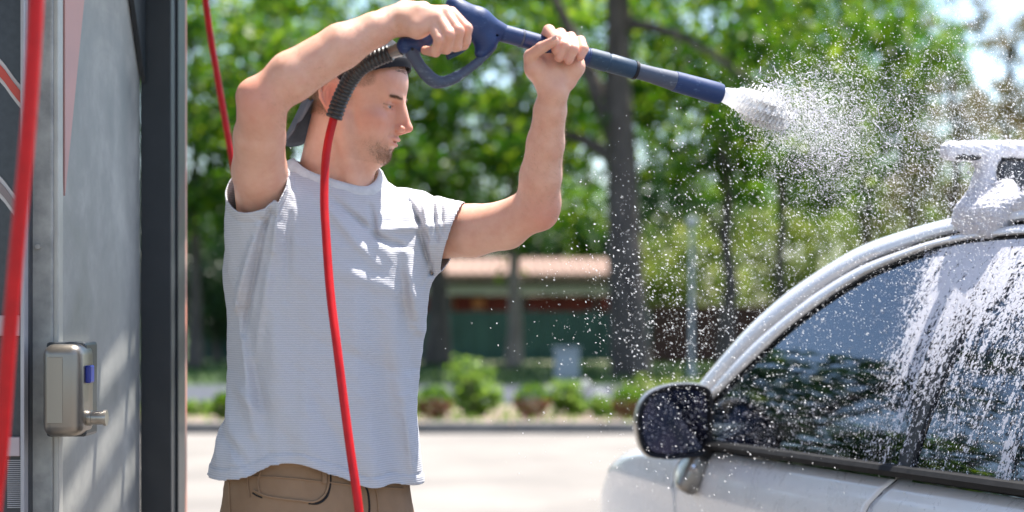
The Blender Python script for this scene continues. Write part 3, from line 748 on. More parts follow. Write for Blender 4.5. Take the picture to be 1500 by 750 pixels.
# cowl, floor, inner trim, seats
b = MB(); b.box((1.18,-.8,.80),(1.45,.8,.93),.03); b.build('dashboard', m_int, car)
b = MB(); b.box((-2.2,-.8,.26),(1.3,.8,.33),.01); b.build('floor_pan', m_int, car)
for side in (1,-1):
    b = MB(); b.box((-1.9,side*.79-.02,.3),(1.2,side*.79+.02,.90),.015); b.build('door_lining', m_int, car)
m_seat = mat('dark_seat_cloth', (.03,.03,.034), (.05,.05,.055), 20, .9, bmp=.2)
m_redcl = mat('red_jacket_cloth', (.40,.02,.02), (.25,.012,.012), 9, .9, bmp=.5, bscale=20, bdist=.02)
m_bluecl = mat('blue_cloth', (.03,.06,.16), (.02,.04,.10), 9, .9)
def seat(x, y):
    T = Matrix.Translation(Vector((x,y,0)))
    b = MB(); b.obox(T@Matrix.Translation(Vector((0,0,.50)))@Matrix.Rotation(-.12,4,'Y'), (.5,.48,.16), .06, 3)
    b.obox(T@Matrix.Translation(Vector((-.30,0,.80)))@Matrix.Rotation(-.32,4,'Y'), (.15,.48,.60), .06, 3)
    b.obox(T@Matrix.Translation(Vector((-.42,0,1.18)))@Matrix.Rotation(-.25,4,'Y'), (.11,.26,.19), .045, 3)
    b.tube([tuple(T@Vector((-.37,.06,1.0))),tuple(T@Vector((-.41,.06,1.14)))], .008, 6); b.tube([tuple(T@Vector((-.37,-.06,1.0))),tuple(T@Vector((-.41,-.06,1.14)))], .008, 6)
    b.build('seat', m_seat, car, smooth=True, angle=60)
for x, y in ((.25,.38),(.25,-.38),(-.75,.4),(-.75,-.4)): seat(x, y)
st_ = MB(); pts = [(.78+.14*math.cos(a)*.45, .38+.18*math.sin(a), .92+.17*math.cos(a)) for a in np.linspace(0, 2*PI, 33)]
st_.tube(pts, .014, 8, caps=False); st_.tube([(.85,.38,.90),(1.2,.38,.82)], .03, 8); st_.build('steering_wheel', m_int, car, smooth=True)
# red jacket and blue bag on the passenger side, seen dimly through the glass
# wheels
m_tyre = mat('tyre_rubber', (.018,.018,.018), (.03,.03,.03), 30, .85, bmp=.3); m_rim = mat('alloy_rim', (.5,.5,.5), (.4,.4,.4), 6, .3, metal=.9)
for x in (1.62,-1.25):
    for side in (1,-1):
        wl = bpy.data.objects.new('wheel', None); COL.objects.link(wl); wl.parent = car; wl.location = (x, side*.78, .32)
        b = MB(); prof = [(-.1,.20),(-.105,.27),(-.09,.31),(-.06,.32),(.06,.32),(.09,.31),(.105,.27),(.1,.20)]
        b.grid([[(r_*math.cos(a), w_, r_*math.sin(a)) for w_, r_ in prof] for a in np.linspace(0, 2*PI, 49)[:-1]], close_u=True); b.build('tyre', m_tyre, wl, smooth=True)
        b = MB(); prof = [(side*-.08,.2),(side*.085,.205),(side*.095,.2),(side*.08,.185),(side*.02,.17),(side*.02,.05)]
        b.grid([[(r_*math.cos(a), w_, r_*math.sin(a)) for w_, r_ in prof] for a in np.linspace(0, 2*PI, 49)[:-1]], close_u=True)
        b.tube([(0,side*.02,0),(0,side*.075,0)], .05, 20)
        for k in range(5):
            a = k*2*PI/5; b.tube([(0,side*.06,0),(.19*math.cos(a),side*.078,.19*math.sin(a))], [.035,.022], 8)
        b.build('rim', m_rim, wl, smooth=True)
# door mirror (both sides)
m, nt, bs = newmat('mirror_glass'); bs.inputs['Metallic'].default_value = 1; bs.inputs['Roughness'].default_value = .05
L(nt, ramp(nt, noise(nt, 7, 3, .5, coords(nt)), [(.4,(.022,.028,.055)),(.7,(.05,.05,.085))]), bs.inputs['Base Color']); m_mirror = m
m_mshell = mat('pewter_mirror_shell', (.20,.185,.165), (.28,.26,.24), 10, .33, metal=.5, coat=.5)
MIR = [(55,-2),(51,22),(39,40),(16,51),(-12,55),(-38,53),(-52,44),(-56,20),(-55,-10),(-52,-32),(-41,-47),(-10,-52),(20,-52),(41,-46),(51,-28)]
def dshape():
    c = spline([(a_, b_, 0) for a_, b_ in MIR+MIR[:3]], 5); c = c[5:5+len(MIR)*5]; return [(p[0]*.00198, p[1]*.00198) for p in c]
for side in (1,-1):
    mr = bpy.data.objects.new('door_mirror', None); COL.objects.link(mr); mr.parent = car
    mr.matrix_local = Matrix.Translation(Vector((1.10, side*(HW+.092), 1.004)))@Matrix.Rotation(side*-.16,4,'Z')
    D_ = [(y*side, z) for y, z in dshape()]
    def ring(sc_, x, f=1): return [(x, y*sc_, z*(1-(1-sc_)*f)) for y, z in D_]
    def loft(name, rs, m_, cap0=False, cap1=True):
        b = MB(); rr = [[b.bm.verts.new(Vector(p)) for p in r_] for r_ in rs]; n_ = len(D_)
        for a_, c_ in zip(rr, rr[1:]):
            for k in range(n_): b.bm.faces.new((a_[k], a_[(k+1)%n_], c_[(k+1)%n_], c_[k]))
        if cap0: b.bm.faces.new(rr[0])
        if cap1: b.bm.faces.new(rr[-1])
        return b.build(name, m_, mr, smooth=True, angle=50)
    loft('shell', [ring(1.0,-.004), ring(1.03,.012), ring(1.02,.04), ring(.93,.075), ring(.74,.102), ring(.4,.118)], m_mshell)
    loft('bezel', [ring(.98,-.002), ring(1.0,-.012), ring(.985,-.017), ring(.91,-.015), ring(.875,-.004), ring(.865,.006)], m_bplast, cap1=False)
    loft('mirror_glass', [ring(.865,.004), ring(.87,.0035), ring(.85,.0)], m_mirror, cap0=True)
    b = MB(); b.prism([(.0,-side*.040,-.085),(.0,-side*.118,-.05),(.0,-side*.128,-.13),(.0,-side*.118,-.205),(.0,-side*.098,-.215),(.0,-side*.075,-.165)], (.05,0,0)); o = b.build('foot', m_bplast, mr)
    bv = o.modifiers.new('b','BEVEL'); bv.width = .008; bv.segments = 3
    b = MB(); b.obox(Matrix.Translation(Vector((.02,-side*.058,-.150)))@Matrix.Rotation(side*.5,4,'X'), (.06,.062,.115), .018, 3); b.build('foot_cover', m_chrome if 0 else m_mshell, mr, smooth=True)
    b = MB(); b.tube([(-.005,-side*.055,-.135),(-.012,-side*.055,-.137)], [.016,.010], 16); b.build('hinge_cap', m_chrome, mr, smooth=True)
# roof rack
m_rack = mat('rack_black', (.02,.02,.022), (.03,.03,.032), 20, .5)
rk = bpy.data.objects.new('roof_rack', None); COL.objects.link(rk); rk.parent = car; rk.location = (0,0,0)
RX = (.12,-.75)
for x in RX:
    yl = HW-lean(1.55)-.03
    b = MB(); b.box((x-.019,-yl-.11,1.668),(x+.019,yl+.11,1.690),.008,3); b.build('crossbar', m_rack, rk, smooth=True)
    for side in (1,-1):
        b = MB(); b.prism([(x-.06,side*(yl+.02),1.53),(x+.06,side*(yl+.02),1.53),(x+.03,side*(yl+.0),1.669),(x-.03,side*(yl+.0),1.669)], (0,-side*.09,0)); o = b.build('foot', m_rack, rk)
        bv = o.modifiers.new('b','BEVEL'); bv.width = .01; bv.segments = 2
# ================================================================== the man
nf = np.array([.56,-.83,0]); nf /= np.linalg.norm(nf); rt = np.array([-nf[1]*-1, 0, 0]);
rt = np.array([nf[1], -nf[0], 0])                      # his right: (-.83,-.56,0)
up = np.array([0,0,1.])
TC = P(478,460,3.45); TC[2] = 0
FOOT = np.array([TC[0], TC[1]+.02, 0])
man = empty('person', FOOT, label='man in pale grey t-shirt and backwards cap aiming a pressure washer with both arms raised', cat='person')
MI = Matrix.Translation(-Vector(tuple(FOOT)))
def child(o): o.matrix_parent_inverse = MI; return o
# ---- head frame (millimetre coordinates: x forward, y left, z up, origin between the ears)
HO = P(515,152,3.42); yaw, pit = math.radians(-12), math.radians(11)
hf = np.array([math.cos(pit)*math.cos(yaw), math.cos(pit)*math.sin(yaw), -math.sin(pit)])
hl = np.array([-math.sin(yaw), math.cos(yaw), 0]); hu = np.cross(hf, hl); HR = np.stack([hf, hl, hu], 1)
HS = .001*1.05
def H(x, y, z):
    if z < -30: z = -30+(z+30)*.84
    return HO+HR@np.array([x, y, z])*HS
def tohead(p):
    x = (p-HO)@HR/HS; x[:,2] = np.where(x[:,2] < -30, -30+(x[:,2]+30)/.84, x[:,2]); return x
B = Blob()
def he(c, r, k=8, rot=None, op='u'):
    R = HR if rot is None else HR@np.array(Matrix.Rotation(rot[1], 3, rot[0]))
    pr = f_ell(H(*c), np.array(r)*HS, R); (B.u if op == 'u' else B.sub)(pr, k*HS)
def hc(a, b_, r1, r2=None, k=6, op='u'):
    pr = f_cap(H(*a), H(*b_), r1*HS, (r1 if r2 is None else r2)*HS); (B.u if op == 'u' else B.sub)(pr, k*HS)
he((-2,0,50),(98,75,82),1); he((40,0,-8),(54,60,62),25); he((66,0,48),(30,56,38),20)
for s in (1,-1):
    hc((4,s*56,-8),(12,s*50,-60),15,13,14); hc((12,s*50,-60),(72,s*15,-97),13,13,14)
    he((60,s*44,-22),(24,18,16),16); he((54,s*38,-48),(28,18,28),18)
    hc((91,s*10,24),(78,s*40,28),9,8,10)
he((60,0,-52),(38,40,46),14); he((82,0,-60),(19,27,24),10); he((79,0,-97),(15,19,14),10); hc((30,0,-88),(70,0,-104),16,10,16)
for s in (1,-1):
    he((99,s*31,7),(15,16,10),8,op='s'); he((73.5,s*31,6),(14.5,14.5,14),1.5)
    he((90,s*33,4.4),(8.5,13,2.9),1.4,op='s')
    hc((88.5,s*22,9.5),(84,s*42,8.5),1.9,1.6,2.5); hc((88,s*22,.2),(83,s*42,1.2),1.5,1.3,2.2)
hc((94,0,20),(116,0,-20),7,7.5,6); he((119,0,-27),(9.5,8.5,8.5),5); hc((112,0,-34),(101,0,-42),6,5,5)
he((99,0,-12),(13,13,25),7); he((96,0,8),(9,11,16),6)
for s in (1,-1):
    he((107,s*11,-32),(10,6.5,7.5),4); he((109,s*6.5,-41),(6,3.4,3.4),1.5,op='s')
    hc((104,s*17,-30),(92,s*25,-52),2.2,2,6,op='s')
he((99.5,0,-56),(7.5,19,5.6),3); he((96.5,0,-69),(8,17,6),3); he((106,0,-62.6),(13,22,1.7),1.8,op='s'); he((102,0,-81),(8,20,5),6,op='s')
hc((104,0,-45),(106,0,-52),1.5,1.5,2,op='s')
# ears
_H0 = H
for s in (1,-1):
    H = lambda x, y, z: _H0(x-7, y, z)
    y = s*75
    he((-9,y-s*3,4),(16,6,31),4,('Y',.2)); he((-14,y+s*5,14),(16,6,26),3,('Y',.25)); he((-10,y+s*2,-8),(11,6,18),3)
    rim = [(4,y+s*0,16),(1,y+s*5,32),(-11,y+s*10,40),(-25,y+s*14,34),(-31,y+s*14,16),(-26,y+s*11,-4),(-15,y+s*6,-18)]
    for a, c in zip(rim, rim[1:]): hc(a, c, 3.4, 3.4, 1.5)
    he((-10,y+s*11,8),(10,7,19),3,('Y',.2),op='s'); he((-5,y+s*1,-24),(8,4.5,10),3); hc((4,y+s*2,-4),(3,y+s*3,4),4,3.5,3); hc((-16,y+s*4,26),(-14,y+s*4,-6),3,3,2)
H = _H0
# neck
NB = P(474,300,3.46)
B.cap(H(-14,0,-25), NB, .060, .066, .02); B.cap(H(25,0,-72), P(515,297,3.425), .034, .043, .035)
B.cap(H(8,-60,-42), P(520,292,3.40), .016, .014, .018)       # neck muscle
# trunk inside the shirt
RS = P(388,300,3.32); LS = P(622,335,3.56)
B.cap(RS*.85+NB*.15+np.array([0,0,-.02]), LS*.9+NB*.1+np.array([0,0,-.02]), .068, .062, .04)
B.ell(TC+np.array([0,0,1.34]), (.165,.11,.20), np.stack([rt, nf, up],1), .04); B.ell(TC+np.array([0,0,1.1]), (.15,.10,.18), np.stack([rt, nf, up],1), .05)
# right arm (nearer the camera)
B.chain([P(390,318,3.34),P(380,250,3.25),P(380,200,3.19),P(388,150,3.13)],[.056,.051,.047,.042],.010)
B.chain([P(386,146,3.13),P(428,112,3.125),P(500,68,3.13),P(548,44,3.14),P(584,28,3.15)],[.040,.0455,.041,.031,.0255],.010)
B.cap(P(369,140,3.13),P(377,165,3.14),.024,.028,.03)            # point of the elbow
B.cap(P(568,30,3.16),P(590,24,3.165),.024,.022,.012)
# left arm
LW = P(811,132,3.268)
B.chain([P(622,338,3.55),P(690,338,3.49),P(740,330,3.45),P(782,305,3.40)],[.061,.053,.048,.0415],.010)
B.chain([P(786,303,3.40),P(792,258,3.365),P(799,210,3.33),P(806,162,3.29),LW],[.0425,.0405,.036,.0305,.027],.010)
B.cap(P(794,314,3.41),P(800,298,3.40),.024,.022,.03)
# right hand: fist round the grip
gk = .007
B.chain([P(586,28,3.152),P(618,22,3.125),P(652,19,3.122)],[.0235,.0185,.0145],.012)
B.chain([P(588,36,3.15),P(612,40,3.115),P(633,36,3.112)],[.021,.019,.0135],.012)
B.chain([P(600,30,3.13),P(640,28,3.113)],[.022,.0155],.012)
RF = [[P(661,19,3.135),P(683,42,3.122),P(681,60,3.135),P(666,69,3.165)],
      [P(653,21,3.118),P(671,45,3.100),P(668,66,3.118),P(652,70,3.155)],
      [P(643,27,3.110),P(658,51,3.092),P(654,71,3.112),P(638,72,3.150)],
      [P(632,34,3.110),P(644,58,3.093),P(638,76,3.112),P(623,74,3.145)]]
for f, r_ in zip(RF, (.0112,.0115,.0110,.0100)): B.chain(f, [r_*1.06,r_,r_*.93,r_*.84], .0035)
for q in (P(676,66,3.2),): B.chain([P(684,55,3.19),P(680,66,3.18),P(668,70,3.19)],[.009,.0085,.008],.003)
B.chain([P(592,16,3.175),P(620,14,3.205),P(650,30,3.215),P(668,44,3.205)],[.02,.014,.0115,.0095],.008)
# left hand wrapped over the lance, palm towards the camera
B.chain([LW,P(810,108,3.268)],[.027,.028],.012)
MC = [P(795,64,3.285),P(811,66,3.29),P(827,70,3.29),P(842,76,3.288)]
for q, r_ in zip(MC, (.0155,.015,.0145,.013)): B.cap(P(812,112,3.275), q, .022, r_, .012)
B.chain([P(797,118,3.262),P(784,100,3.250),P(778,86,3.245)],[.021,.019,.0145],.012)        # ball of the thumb
B.chain([P(832,118,3.268),P(842,98,3.262),P(845,86,3.27)],[.0175,.0175,.013],.012)            # heel of the hand
LF = [[MC[0],P(804,45,3.258),P(815,57,3.216),P(815,73,3.212)],
      [MC[1],P(821,50,3.256),P(826,67,3.213),P(819,84,3.216)],
      [MC[2],P(836,55,3.258),P(840,72,3.216),P(833,88,3.220)],
      [MC[3],P(850,60,3.262),P(855,72,3.230),P(850,83,3.226)]]
for f, r_ in zip(LF, (.0108,.0108,.0104,.0094)): B.chain(f, [r_*1.1,r_*1.04,r_*.96,r_*.86], .0032)
B.chain([P(780,92,3.246),P(777,82,3.236),P(793,70,3.210),P(812,60,3.192)],[.0135,.0125,.0108,.0088],.004)
_w = B.post
B.post = lambda p, d: d+.0004*wob(p, 70, 5)

body_prims = B
# ---- skin material with colour zones stored per vertex
m, nt, bs = newmat('skin'); at = N(nt,'ShaderNodeVertexColor'); at.layer_name = 'zones'; sp = N(nt,'ShaderNodeSeparateColor'); L(nt, at.outputs[0], sp.inputs[0])
v = coords(nt); base = ramp(nt, noise(nt, 28, 5, .65, v), [(.35,(.69,.40,.295)),(.65,(.63,.335,.24))])
def mixc(fac, a, b_):
    x = N(nt,'ShaderNodeMix'); x.data_type = 'RGBA'; L(nt, fac, x.inputs[0])
    for i, q in ((6,a),(7,b_)):
        if isinstance(q, tuple): x.inputs[i].default_value = (*q,1)
        else: L(nt, q, x.inputs[i])
    return x.outputs[2]
c_ = mixc(sp.outputs[0], base, (.60,.19,.13))
bn = N(nt,'ShaderNodeMath'); bn.operation = 'MULTIPLY'; L(nt, sp.outputs[1], bn.inputs[0])
sn = noise(nt, 420, 3, .7, v); br = ramp(nt, sn, [(.38,(1,1,1)),(.62,(.45,.45,.45))]); L(nt, br, bn.inputs[1])
c_ = mixc(bn.outputs[0], c_, (.16,.085,.045)); c_ = mixc(sp.outputs[2], c_, (.62,.16,.12))
L(nt, c_, bs.inputs['Base Color']); bs.inputs['Roughness'].default_value = .46; bs.inputs['Specular IOR Level'].default_value = .4
bs.inputs['Subsurface Weight'].default_value = .35; bs.inputs['Subsurface Scale'].default_value = .012; bs.inputs['Subsurface Radius'].default_value = (1,.35,.2)
bump(nt, noise(nt, 500, 4, .7, v), bs, .18, .0012); m_skin = m
V, Fc = sdf_mesh(B, (-.75,2.95,.95), (.30,3.80,2.0), .0023, 12, 1.45, 1)
me = mesh_np('body', V, Fc)
q = tohead(V); z1 = np.zeros(len(V)); G1_ = lambda c, r: np.exp(-(((q-np.array(c))/np.array(r))**2).sum(1))
redz = np.clip(.75*G1_((112,0,-28),(22,18,18))+.45*G1_((70,-48,-26),(30,30,26))+.45*G1_((70,48,-26),(30,30,26))+.35*G1_((90,-20,5),(20,20,18))+.9*G1_((-10,-78,0),(26,18,40))+.9*G1_((-10,78,0),(26,18,40))+.3*G1_((90,0,40),(20,50,20)),0,1)
for pts in RF+LF:
    for w_, a_ in zip(pts, (.35,.5,.25,.55)): redz = np.maximum(redz, a_*np.exp(-((V-w_)**2).sum(1)/.011**2))
for w_ in (P(366,142,3.1),P(800,318,3.38)): redz = np.maximum(redz, .5*np.exp(-((V-w_)**2).sum(1)/.05**2))
# beard: chin and jaw front, moustache hint
ang = np.clip((q[:,0]-54+.6*(q[:,2]+95))/34,0,1)*np.clip((-64-q[:,2]+5*np.sin(q[:,0]*.5))/34,0,1)*(q[:,2]>-128)
beard = np.clip(ang*.42+.30*G1_((100,0,-50),(12,22,5))+.16*(q[:,2]<-50)*np.clip((q[:,0]-15)/30,0,1)*np.clip((-50-q[:,2])/24,0,1)*(q[:,2]>-118), 0, .95)
lash_crease = .95*(np.exp(-((q[:,2]-7.4)/1.3)**2)+.5*np.exp(-((q[:,2]-1.2)/1.0)**2))*(np.abs(np.abs(q[:,1])-33)<13)*(q[:,0]>74)*(q[:,0]<96)  # eyelashes plus the shade of the lid creases, painted as dark lines
brow = (.6*np.exp(-((q[:,2]-25-.0*q[:,0])/4.0)**2))*(np.abs(np.abs(q[:,1])-28)<17)*(q[:,0]>60)
hair = np.clip((q[:,2]-(18+.35*(q[:,0]-10)))/10,0,1)*(q[:,0]<62)*np.clip((62-q[:,0])/10,0,1)*.62*(np.abs(q[:,1])>40)*(np.abs(q[:,1])<75)+((q[:,0]<-22)&(q[:,2]>-38))*np.clip((q[:,2]+38)/14,0,1)*.6*(np.abs(q[:,1])<75)
side_b = .5*np.exp(-((q[:,0]-16)/8)**2)*np.clip((q[:,2]+12)/15,0,1)*(np.abs(q[:,1])>50)*(q[:,2]<60)
near = (np.linalg.norm(q,axis=1) < 190)
G_ = np.clip(np.maximum.reduce([lash_crease, beard, brow, hair, side_b]),0,1)*near
lip = np.clip(G1_((101,0,-57),(9,20,4))+G1_((98,0,-68),(9,18,5)),0,1)*.6*near
ca = me.color_attributes.new('zones','FLOAT_COLOR','POINT'); ca.data.foreach_set('color', np.stack([redz*(~near*1.0+near), G_, lip, np.ones(len(V))],1).astype(np.float32).ravel())
child(link('body', me, m_skin, man))
# eyes
m_eye = mat('eye_white', (.40,.36,.33), (.34,.29,.27), 40, .15); m_iris = mat('grey_blue_iris', (.06,.09,.11), rough=.1)
for s in (1,-1):
    b = MB(); t = bmesh.new(); bmesh.ops.create_uvsphere(t, u_segments=24, v_segments=16, radius=12.3*HS); b._add(t, Matrix.Translation(Vector(tuple(H(75,s*31,5.5)))))
    e = child(b.build('eye', m_eye, man, smooth=True, angle=180)); 
    b = MB(); t = bmesh.new(); bmesh.ops.create_uvsphere(t, u_segments=20, v_segments=12, radius=6*HS); b._add(t, Matrix.Translation(Vector(tuple(H(82,s*31.5,4.5)))))
    o = b.build('iris', m_iris, None, smooth=True, angle=180); o.parent = e; o.matrix_parent_inverse = MI; e.matrix_parent_inverse = MI
    o.matrix_parent_inverse = Matrix.Identity(4)
# nails on the left thumb and fingertips seen
m_nail = mat('fingernail', (.62,.40,.34), (.58,.36,.30), 60, .25)
def nail(c, d, n_, w_=.0052, l_=.0062):
    d = np.array(d)/np.linalg.norm(d); n_ = np.array(n_)-np.dot(n_,d)*d; n_ /= np.linalg.norm(n_); s_ = np.cross(d, n_)
    rows = []
    for i in range(7):
        u = -1+i/3; row = []
        for j in range(7):
            t = -1+j/3; uu = u*math.sqrt(max(0,1-.45*t*t)); row.append(c+d*l_*t*math.sqrt(1-.3*u*u)+s_*w_*u+n_*(-.0022*u*u-.0007*t*t))
        rows.append(row)
    b = MB(); b.grid(rows); child(b.build('fingernail', m_nail, man, smooth=True, angle=180))
nail(P(811,58.5,3.190)+np.array([0,-.0082,.0042]), P(812,60,3.19)-P(793,70,3.21), (0,-1,.45))

# ---- hair: short beard hairs and tufts under the cap
m_hair = mat('light_brown_hair', (.21,.125,.07), (.32,.20,.12), 60, .5)
def strands(name, roots, dirs, ln, rad, m_):
    n = len(roots); t = np.cross(dirs, rng.normal(size=(n,3))); t /= np.linalg.norm(t,axis=1)[:,None]; b_ = np.cross(dirs, t)
    mid = roots+dirs*ln[:,None]*.55+t*ln[:,None]*.12; tip = roots+dirs*ln[:,None]+np.array([0,0,-1])*ln[:,None]*.15; V = []; 
    for c, r_ in ((roots,rad),(mid,rad*.7)):
        for k in range(3): a = k*2*PI/3; V.append(c+(t*math.cos(a)+b_*math.sin(a))*r_)
    V.append(tip); V = np.stack(V,1); F_ = []
    for k in range(3):
        k2 = (k+1)%3; F_ += [(k,k2,3+k2),(k,3+k2,3+k),(3+k,3+k2,6)]
    F_ = (np.array(F_)[None]+7*np.arange(n)[:,None,None]).reshape(-1,3); return child(link(name, mesh_np(name, V.reshape(-1,3), F_), m_, man))
Vn = np.zeros((len(V),3),dtype=np.float32); me.vertices.foreach_get('normal' if False else 'co', Vn.ravel()); nn = np.zeros(len(V)*3,dtype=np.float32); me.vertex_normals.foreach_get('vector', nn); nn = nn.reshape(-1,3)
sel = np.where((beard*near > .2))[0]; _w=(np.maximum(beard[sel]-.15,.01)**1.8); k = rng.choice(sel, 1700, p=_w/_w.sum()); dr = nn[k]*.8+np.array(hu)*-.7+rng.normal(size=(len(k),3))*.25; dr /= np.linalg.norm(dr,axis=1)[:,None]
strands('beard', V[k]-nn[k]*.0006, dr, rng.uniform(.002,.0052,len(k)), .00022, m_hair)
sel = np.where((brow*near > .45))[0]; k = rng.choice(sel, 700); dr = nn[k]*.35+np.sign(q[k,1])[:,None]*np.array(hl)*.8-np.array(hf)*.3+rng.normal(size=(len(k),3))*.2; dr /= np.linalg.norm(dr,axis=1)[:,None]
ln = rng.uniform(.004,.008,len(k))
for s in (1,-1): w_ = q[k,1]*s > 0; strands('eyebrow', (V[k]-nn[k]*.0004)[w_], dr[w_], ln[w_], .00025, m_hair)
sel = np.where(near & (hair > .3) & (q[:,2] < 75))[0]; k = rng.choice(sel, 3800); dr = nn[k]*.35-np.array(hu)*.7-np.array(hf)*.45+rng.normal(size=(len(k),3))*.15; dr /= np.linalg.norm(dr,axis=1)[:,None]
strands('short_hair', V[k]-nn[k]*.0006, dr, rng.uniform(.004,.009,len(k)), .0003, m_hair)
sel = np.where(near & (q[:,0] > 72) & (np.abs(q[:,1]) < 38) & (q[:,2] > 72) & (q[:,2] < 92))[0]; k = rng.choice(sel, 90); dr = nn[k]*.7-np.array(hu)*.35+np.array(hl)*rng.normal(size=(len(k),1))*.5+rng.normal(size=(len(k),3))*.2; dr /= np.linalg.norm(dr,axis=1)[:,None]
m_darkhair = mat('dark_hair_tuft', (.03,.02,.015), (.07,.045,.03), 60, .5)
strands('front_hair', V[k], dr, rng.uniform(.006,.016,len(k)), .0004, m_darkhair)

fa = np.zeros(len(V), bool)
for A_, B_, r_ in ((P(388,150,3.13),P(584,28,3.15),.075),(P(786,303,3.40),P(811,132,3.268),.07)):
    ba = B_-A_; t = (V-A_)@ba/(ba@ba); fa |= (t > -.02)&(t < 1.0)&(np.linalg.norm(V-A_-t[:,None]*ba,axis=1) < r_)
fa &= ~(np.linalg.norm(q,axis=1) < 130); sel = np.where(fa)[0]; k = rng.choice(sel, 3800); dr = nn[k]*.45+np.array([.5,0,-.3])+rng.normal(size=(len(k),3))*.35; dr /= np.linalg.norm(dr,axis=1)[:,None]
m_ah = mat('pale_arm_hair', (.42,.27,.15), (.32,.19,.10), 60, .5)
strands('arm_hair', V[k]-nn[k]*.0004, dr, rng.uniform(.004,.010,len(k)), .00013, m_ah)
# ---- cap, worn backwards
m_cap = mat('navy_cap_cloth', (.0035,.004,.008), (.007,.008,.013), 40, .85, bmp=.5, bscale=350, bdist=.001)
m_brim = mat('grey_brim_cloth', (.085,.10,.125), (.12,.135,.16), 40, .85, bmp=.3, bscale=350, bdist=.001)
K = Blob(); pr = f_ell(H(-4,0,54), np.array((104,81,86))*HS, HR); K.u(pr, .001); K.ell(H(30,0,60), np.array((68,72,70))*HS, HR, .02)
K.post = lambda p, d: d+.0011*wob(p, 60, 8)
def capcut(p):
    x = tohead(p); return ((28+.50*(x[:,0]+20)*(x[:,0]>-20)+.38*(x[:,0]+20)*(x[:,0]<=-20)+.0*x[:,1])-x[:,2])*.001
V2, F2 = sdf_mesh(K, HO-.16, HO+.17, .003); V2, F2 = cut(V2, F2, capcut)
cap_ = child(link('cap', mesh_np('cap', V2, F2), m_cap, man)); md = cap_.modifiers.new('t','SOLIDIFY'); md.thickness = .003; md.offset = 1
ct = np.array([c for c in np.linspace(-1,1,33)]); rim_pts = []
for a in np.linspace(0, 2*PI, 73):
    dx, dy = math.cos(a), math.sin(a); lo_r, hi_r = 20, 130
    for _ in range(24):
        mr = (lo_r+hi_r)/2; x = -4+dx*mr; y = dy*mr; z = 28+(.50 if x > -20 else .38)*(x+20)
        if K.ev(H(x,y,z)[None])[0] < 0: lo_r = mr
        else: hi_r = mr
    rim_pts.append((x, y, z))
b = MB(); b.grid([[H(x*1.0, y*1.0, z-1), H(x*1.03, y*1.03, z-1), H(x*1.035, y*1.035, z+8), H(x*1.018, y*1.018, z+15)] for x, y, z in rim_pts]); o = b.build('cap_band', m_cap, None, smooth=True); o.parent = cap_
# brim pointing backwards and down
rows = []
for i in range(25):
    a = -1+2*i/24; y = 66*math.sin(a*1.25)/math.sin(1.25); row = []
    for j in range(9):
        t = j/8; L_ = 74*math.sqrt(max(0,1-(abs(a))**2.6))*t*1.55
        x0_ = -88+34*(y/66)**2*.9; z0_ = -2+3*(y/66)**2
        row.append(H(x0_-L_*.26, y*(1-.06*t), z0_-L_*1.02-13*(y/66)**2*1.0+4*t*t))
    rows.append(row)
b = MB(); b.grid(rows); o = b.build('brim', m_brim, None, smooth=True, angle=180); o.parent = cap_; md = o.modifiers.new('t','SOLIDIFY'); md.thickness = .004

# ---- t-shirt
m, nt, bs = newmat('ribbed_grey_jersey'); v = coords(nt); wv = N(nt,'ShaderNodeTexWave'); wv.bands_direction = 'Z'; wv.inputs['Scale'].default_value = 72; wv.inputs['Distortion'].default_value = 1.2; wv.inputs['Detail'].default_value = 2; wv.inputs['Detail Scale'].default_value = 5; L(nt, v, wv.inputs[0])
wv.inputs['Distortion'].default_value = .9
fn = noise(nt, 6, 4, .6, v); fx = noise(nt, 700, 3, .7, v)
c1 = ramp(nt, wv.outputs[1], [(.2,(.455,.455,.485)),(.75,(.56,.555,.58))]); x = N(nt,'ShaderNodeMix'); x.data_type = 'RGBA'; x.blend_type = 'MULTIPLY'; x.inputs[0].default_value = .5
L(nt, c1, x.inputs[6]); L(nt, ramp(nt, fx, [(.3,(.75,.75,.78)),(.7,(1,1,1))]), x.inputs[7]); L(nt, x.outputs[2], bs.inputs['Base Color'])
bs.inputs['Roughness'].default_value = .92; bs.inputs['Sheen Weight'].default_value = .15
ad = N(nt,'ShaderNodeMath'); ad.operation = 'ADD'; L(nt, wv.outputs[1], ad.inputs[0]); L(nt, fx, ad.inputs[1]); bump(nt, ad.outputs[0], bs, .25, .0015); m_shirt = m
RT = np.stack([rt, nf, up],1)
T_ = Blob()
zk = np.array([.90,.96,1.02,1.10,1.20,1.30,1.38,1.44,1.50,1.54,1.58])
ak = np.array([.222,.219,.213,.203,.199,.204,.213,.212,.195,.160,.10])
bk = np.array([.150,.148,.144,.138,.136,.142,.146,.142,.118,.092,.06])
cxk = np.array([-.396,-.394,-.391,-.385,-.378,-.371,-.365,-.362,-.360,-.358,-.357])    # axis X, slight sway
def torso(p):
    z = p[:,2]; a = np.interp(z, zk, ak); bb = np.interp(z, zk, bk); cx = np.interp(z, zk, cxk)
    d = p[:,:2]-np.stack([cx, np.full(len(p),3.45)],1); u = d@rt[:2]/a; w_ = d@nf[:2]/bb
    e = 2.35; k = (np.abs(u)**e+np.abs(w_)**e)**(1/e)
    g = np.sqrt((u/a)**2+(w_/bb)**2)/(np.sqrt(u*u+w_*w_)+1e-6); dd = (k-1)/np.maximum(g, 3)
    return np.maximum(dd, z-1.60)
T_.u((torso, TC+np.array([0,0,1.25]), .5), .01)
T_.cap(P(412,318,3.36), P(606,330,3.56), .078, .070, .05)
T_.cap(P(455,292,3.45), P(505,300,3.46), .072, .07, .05)
T_.cap(P(400,392,3.36), P(377,270,3.27), .088, .060, .05)
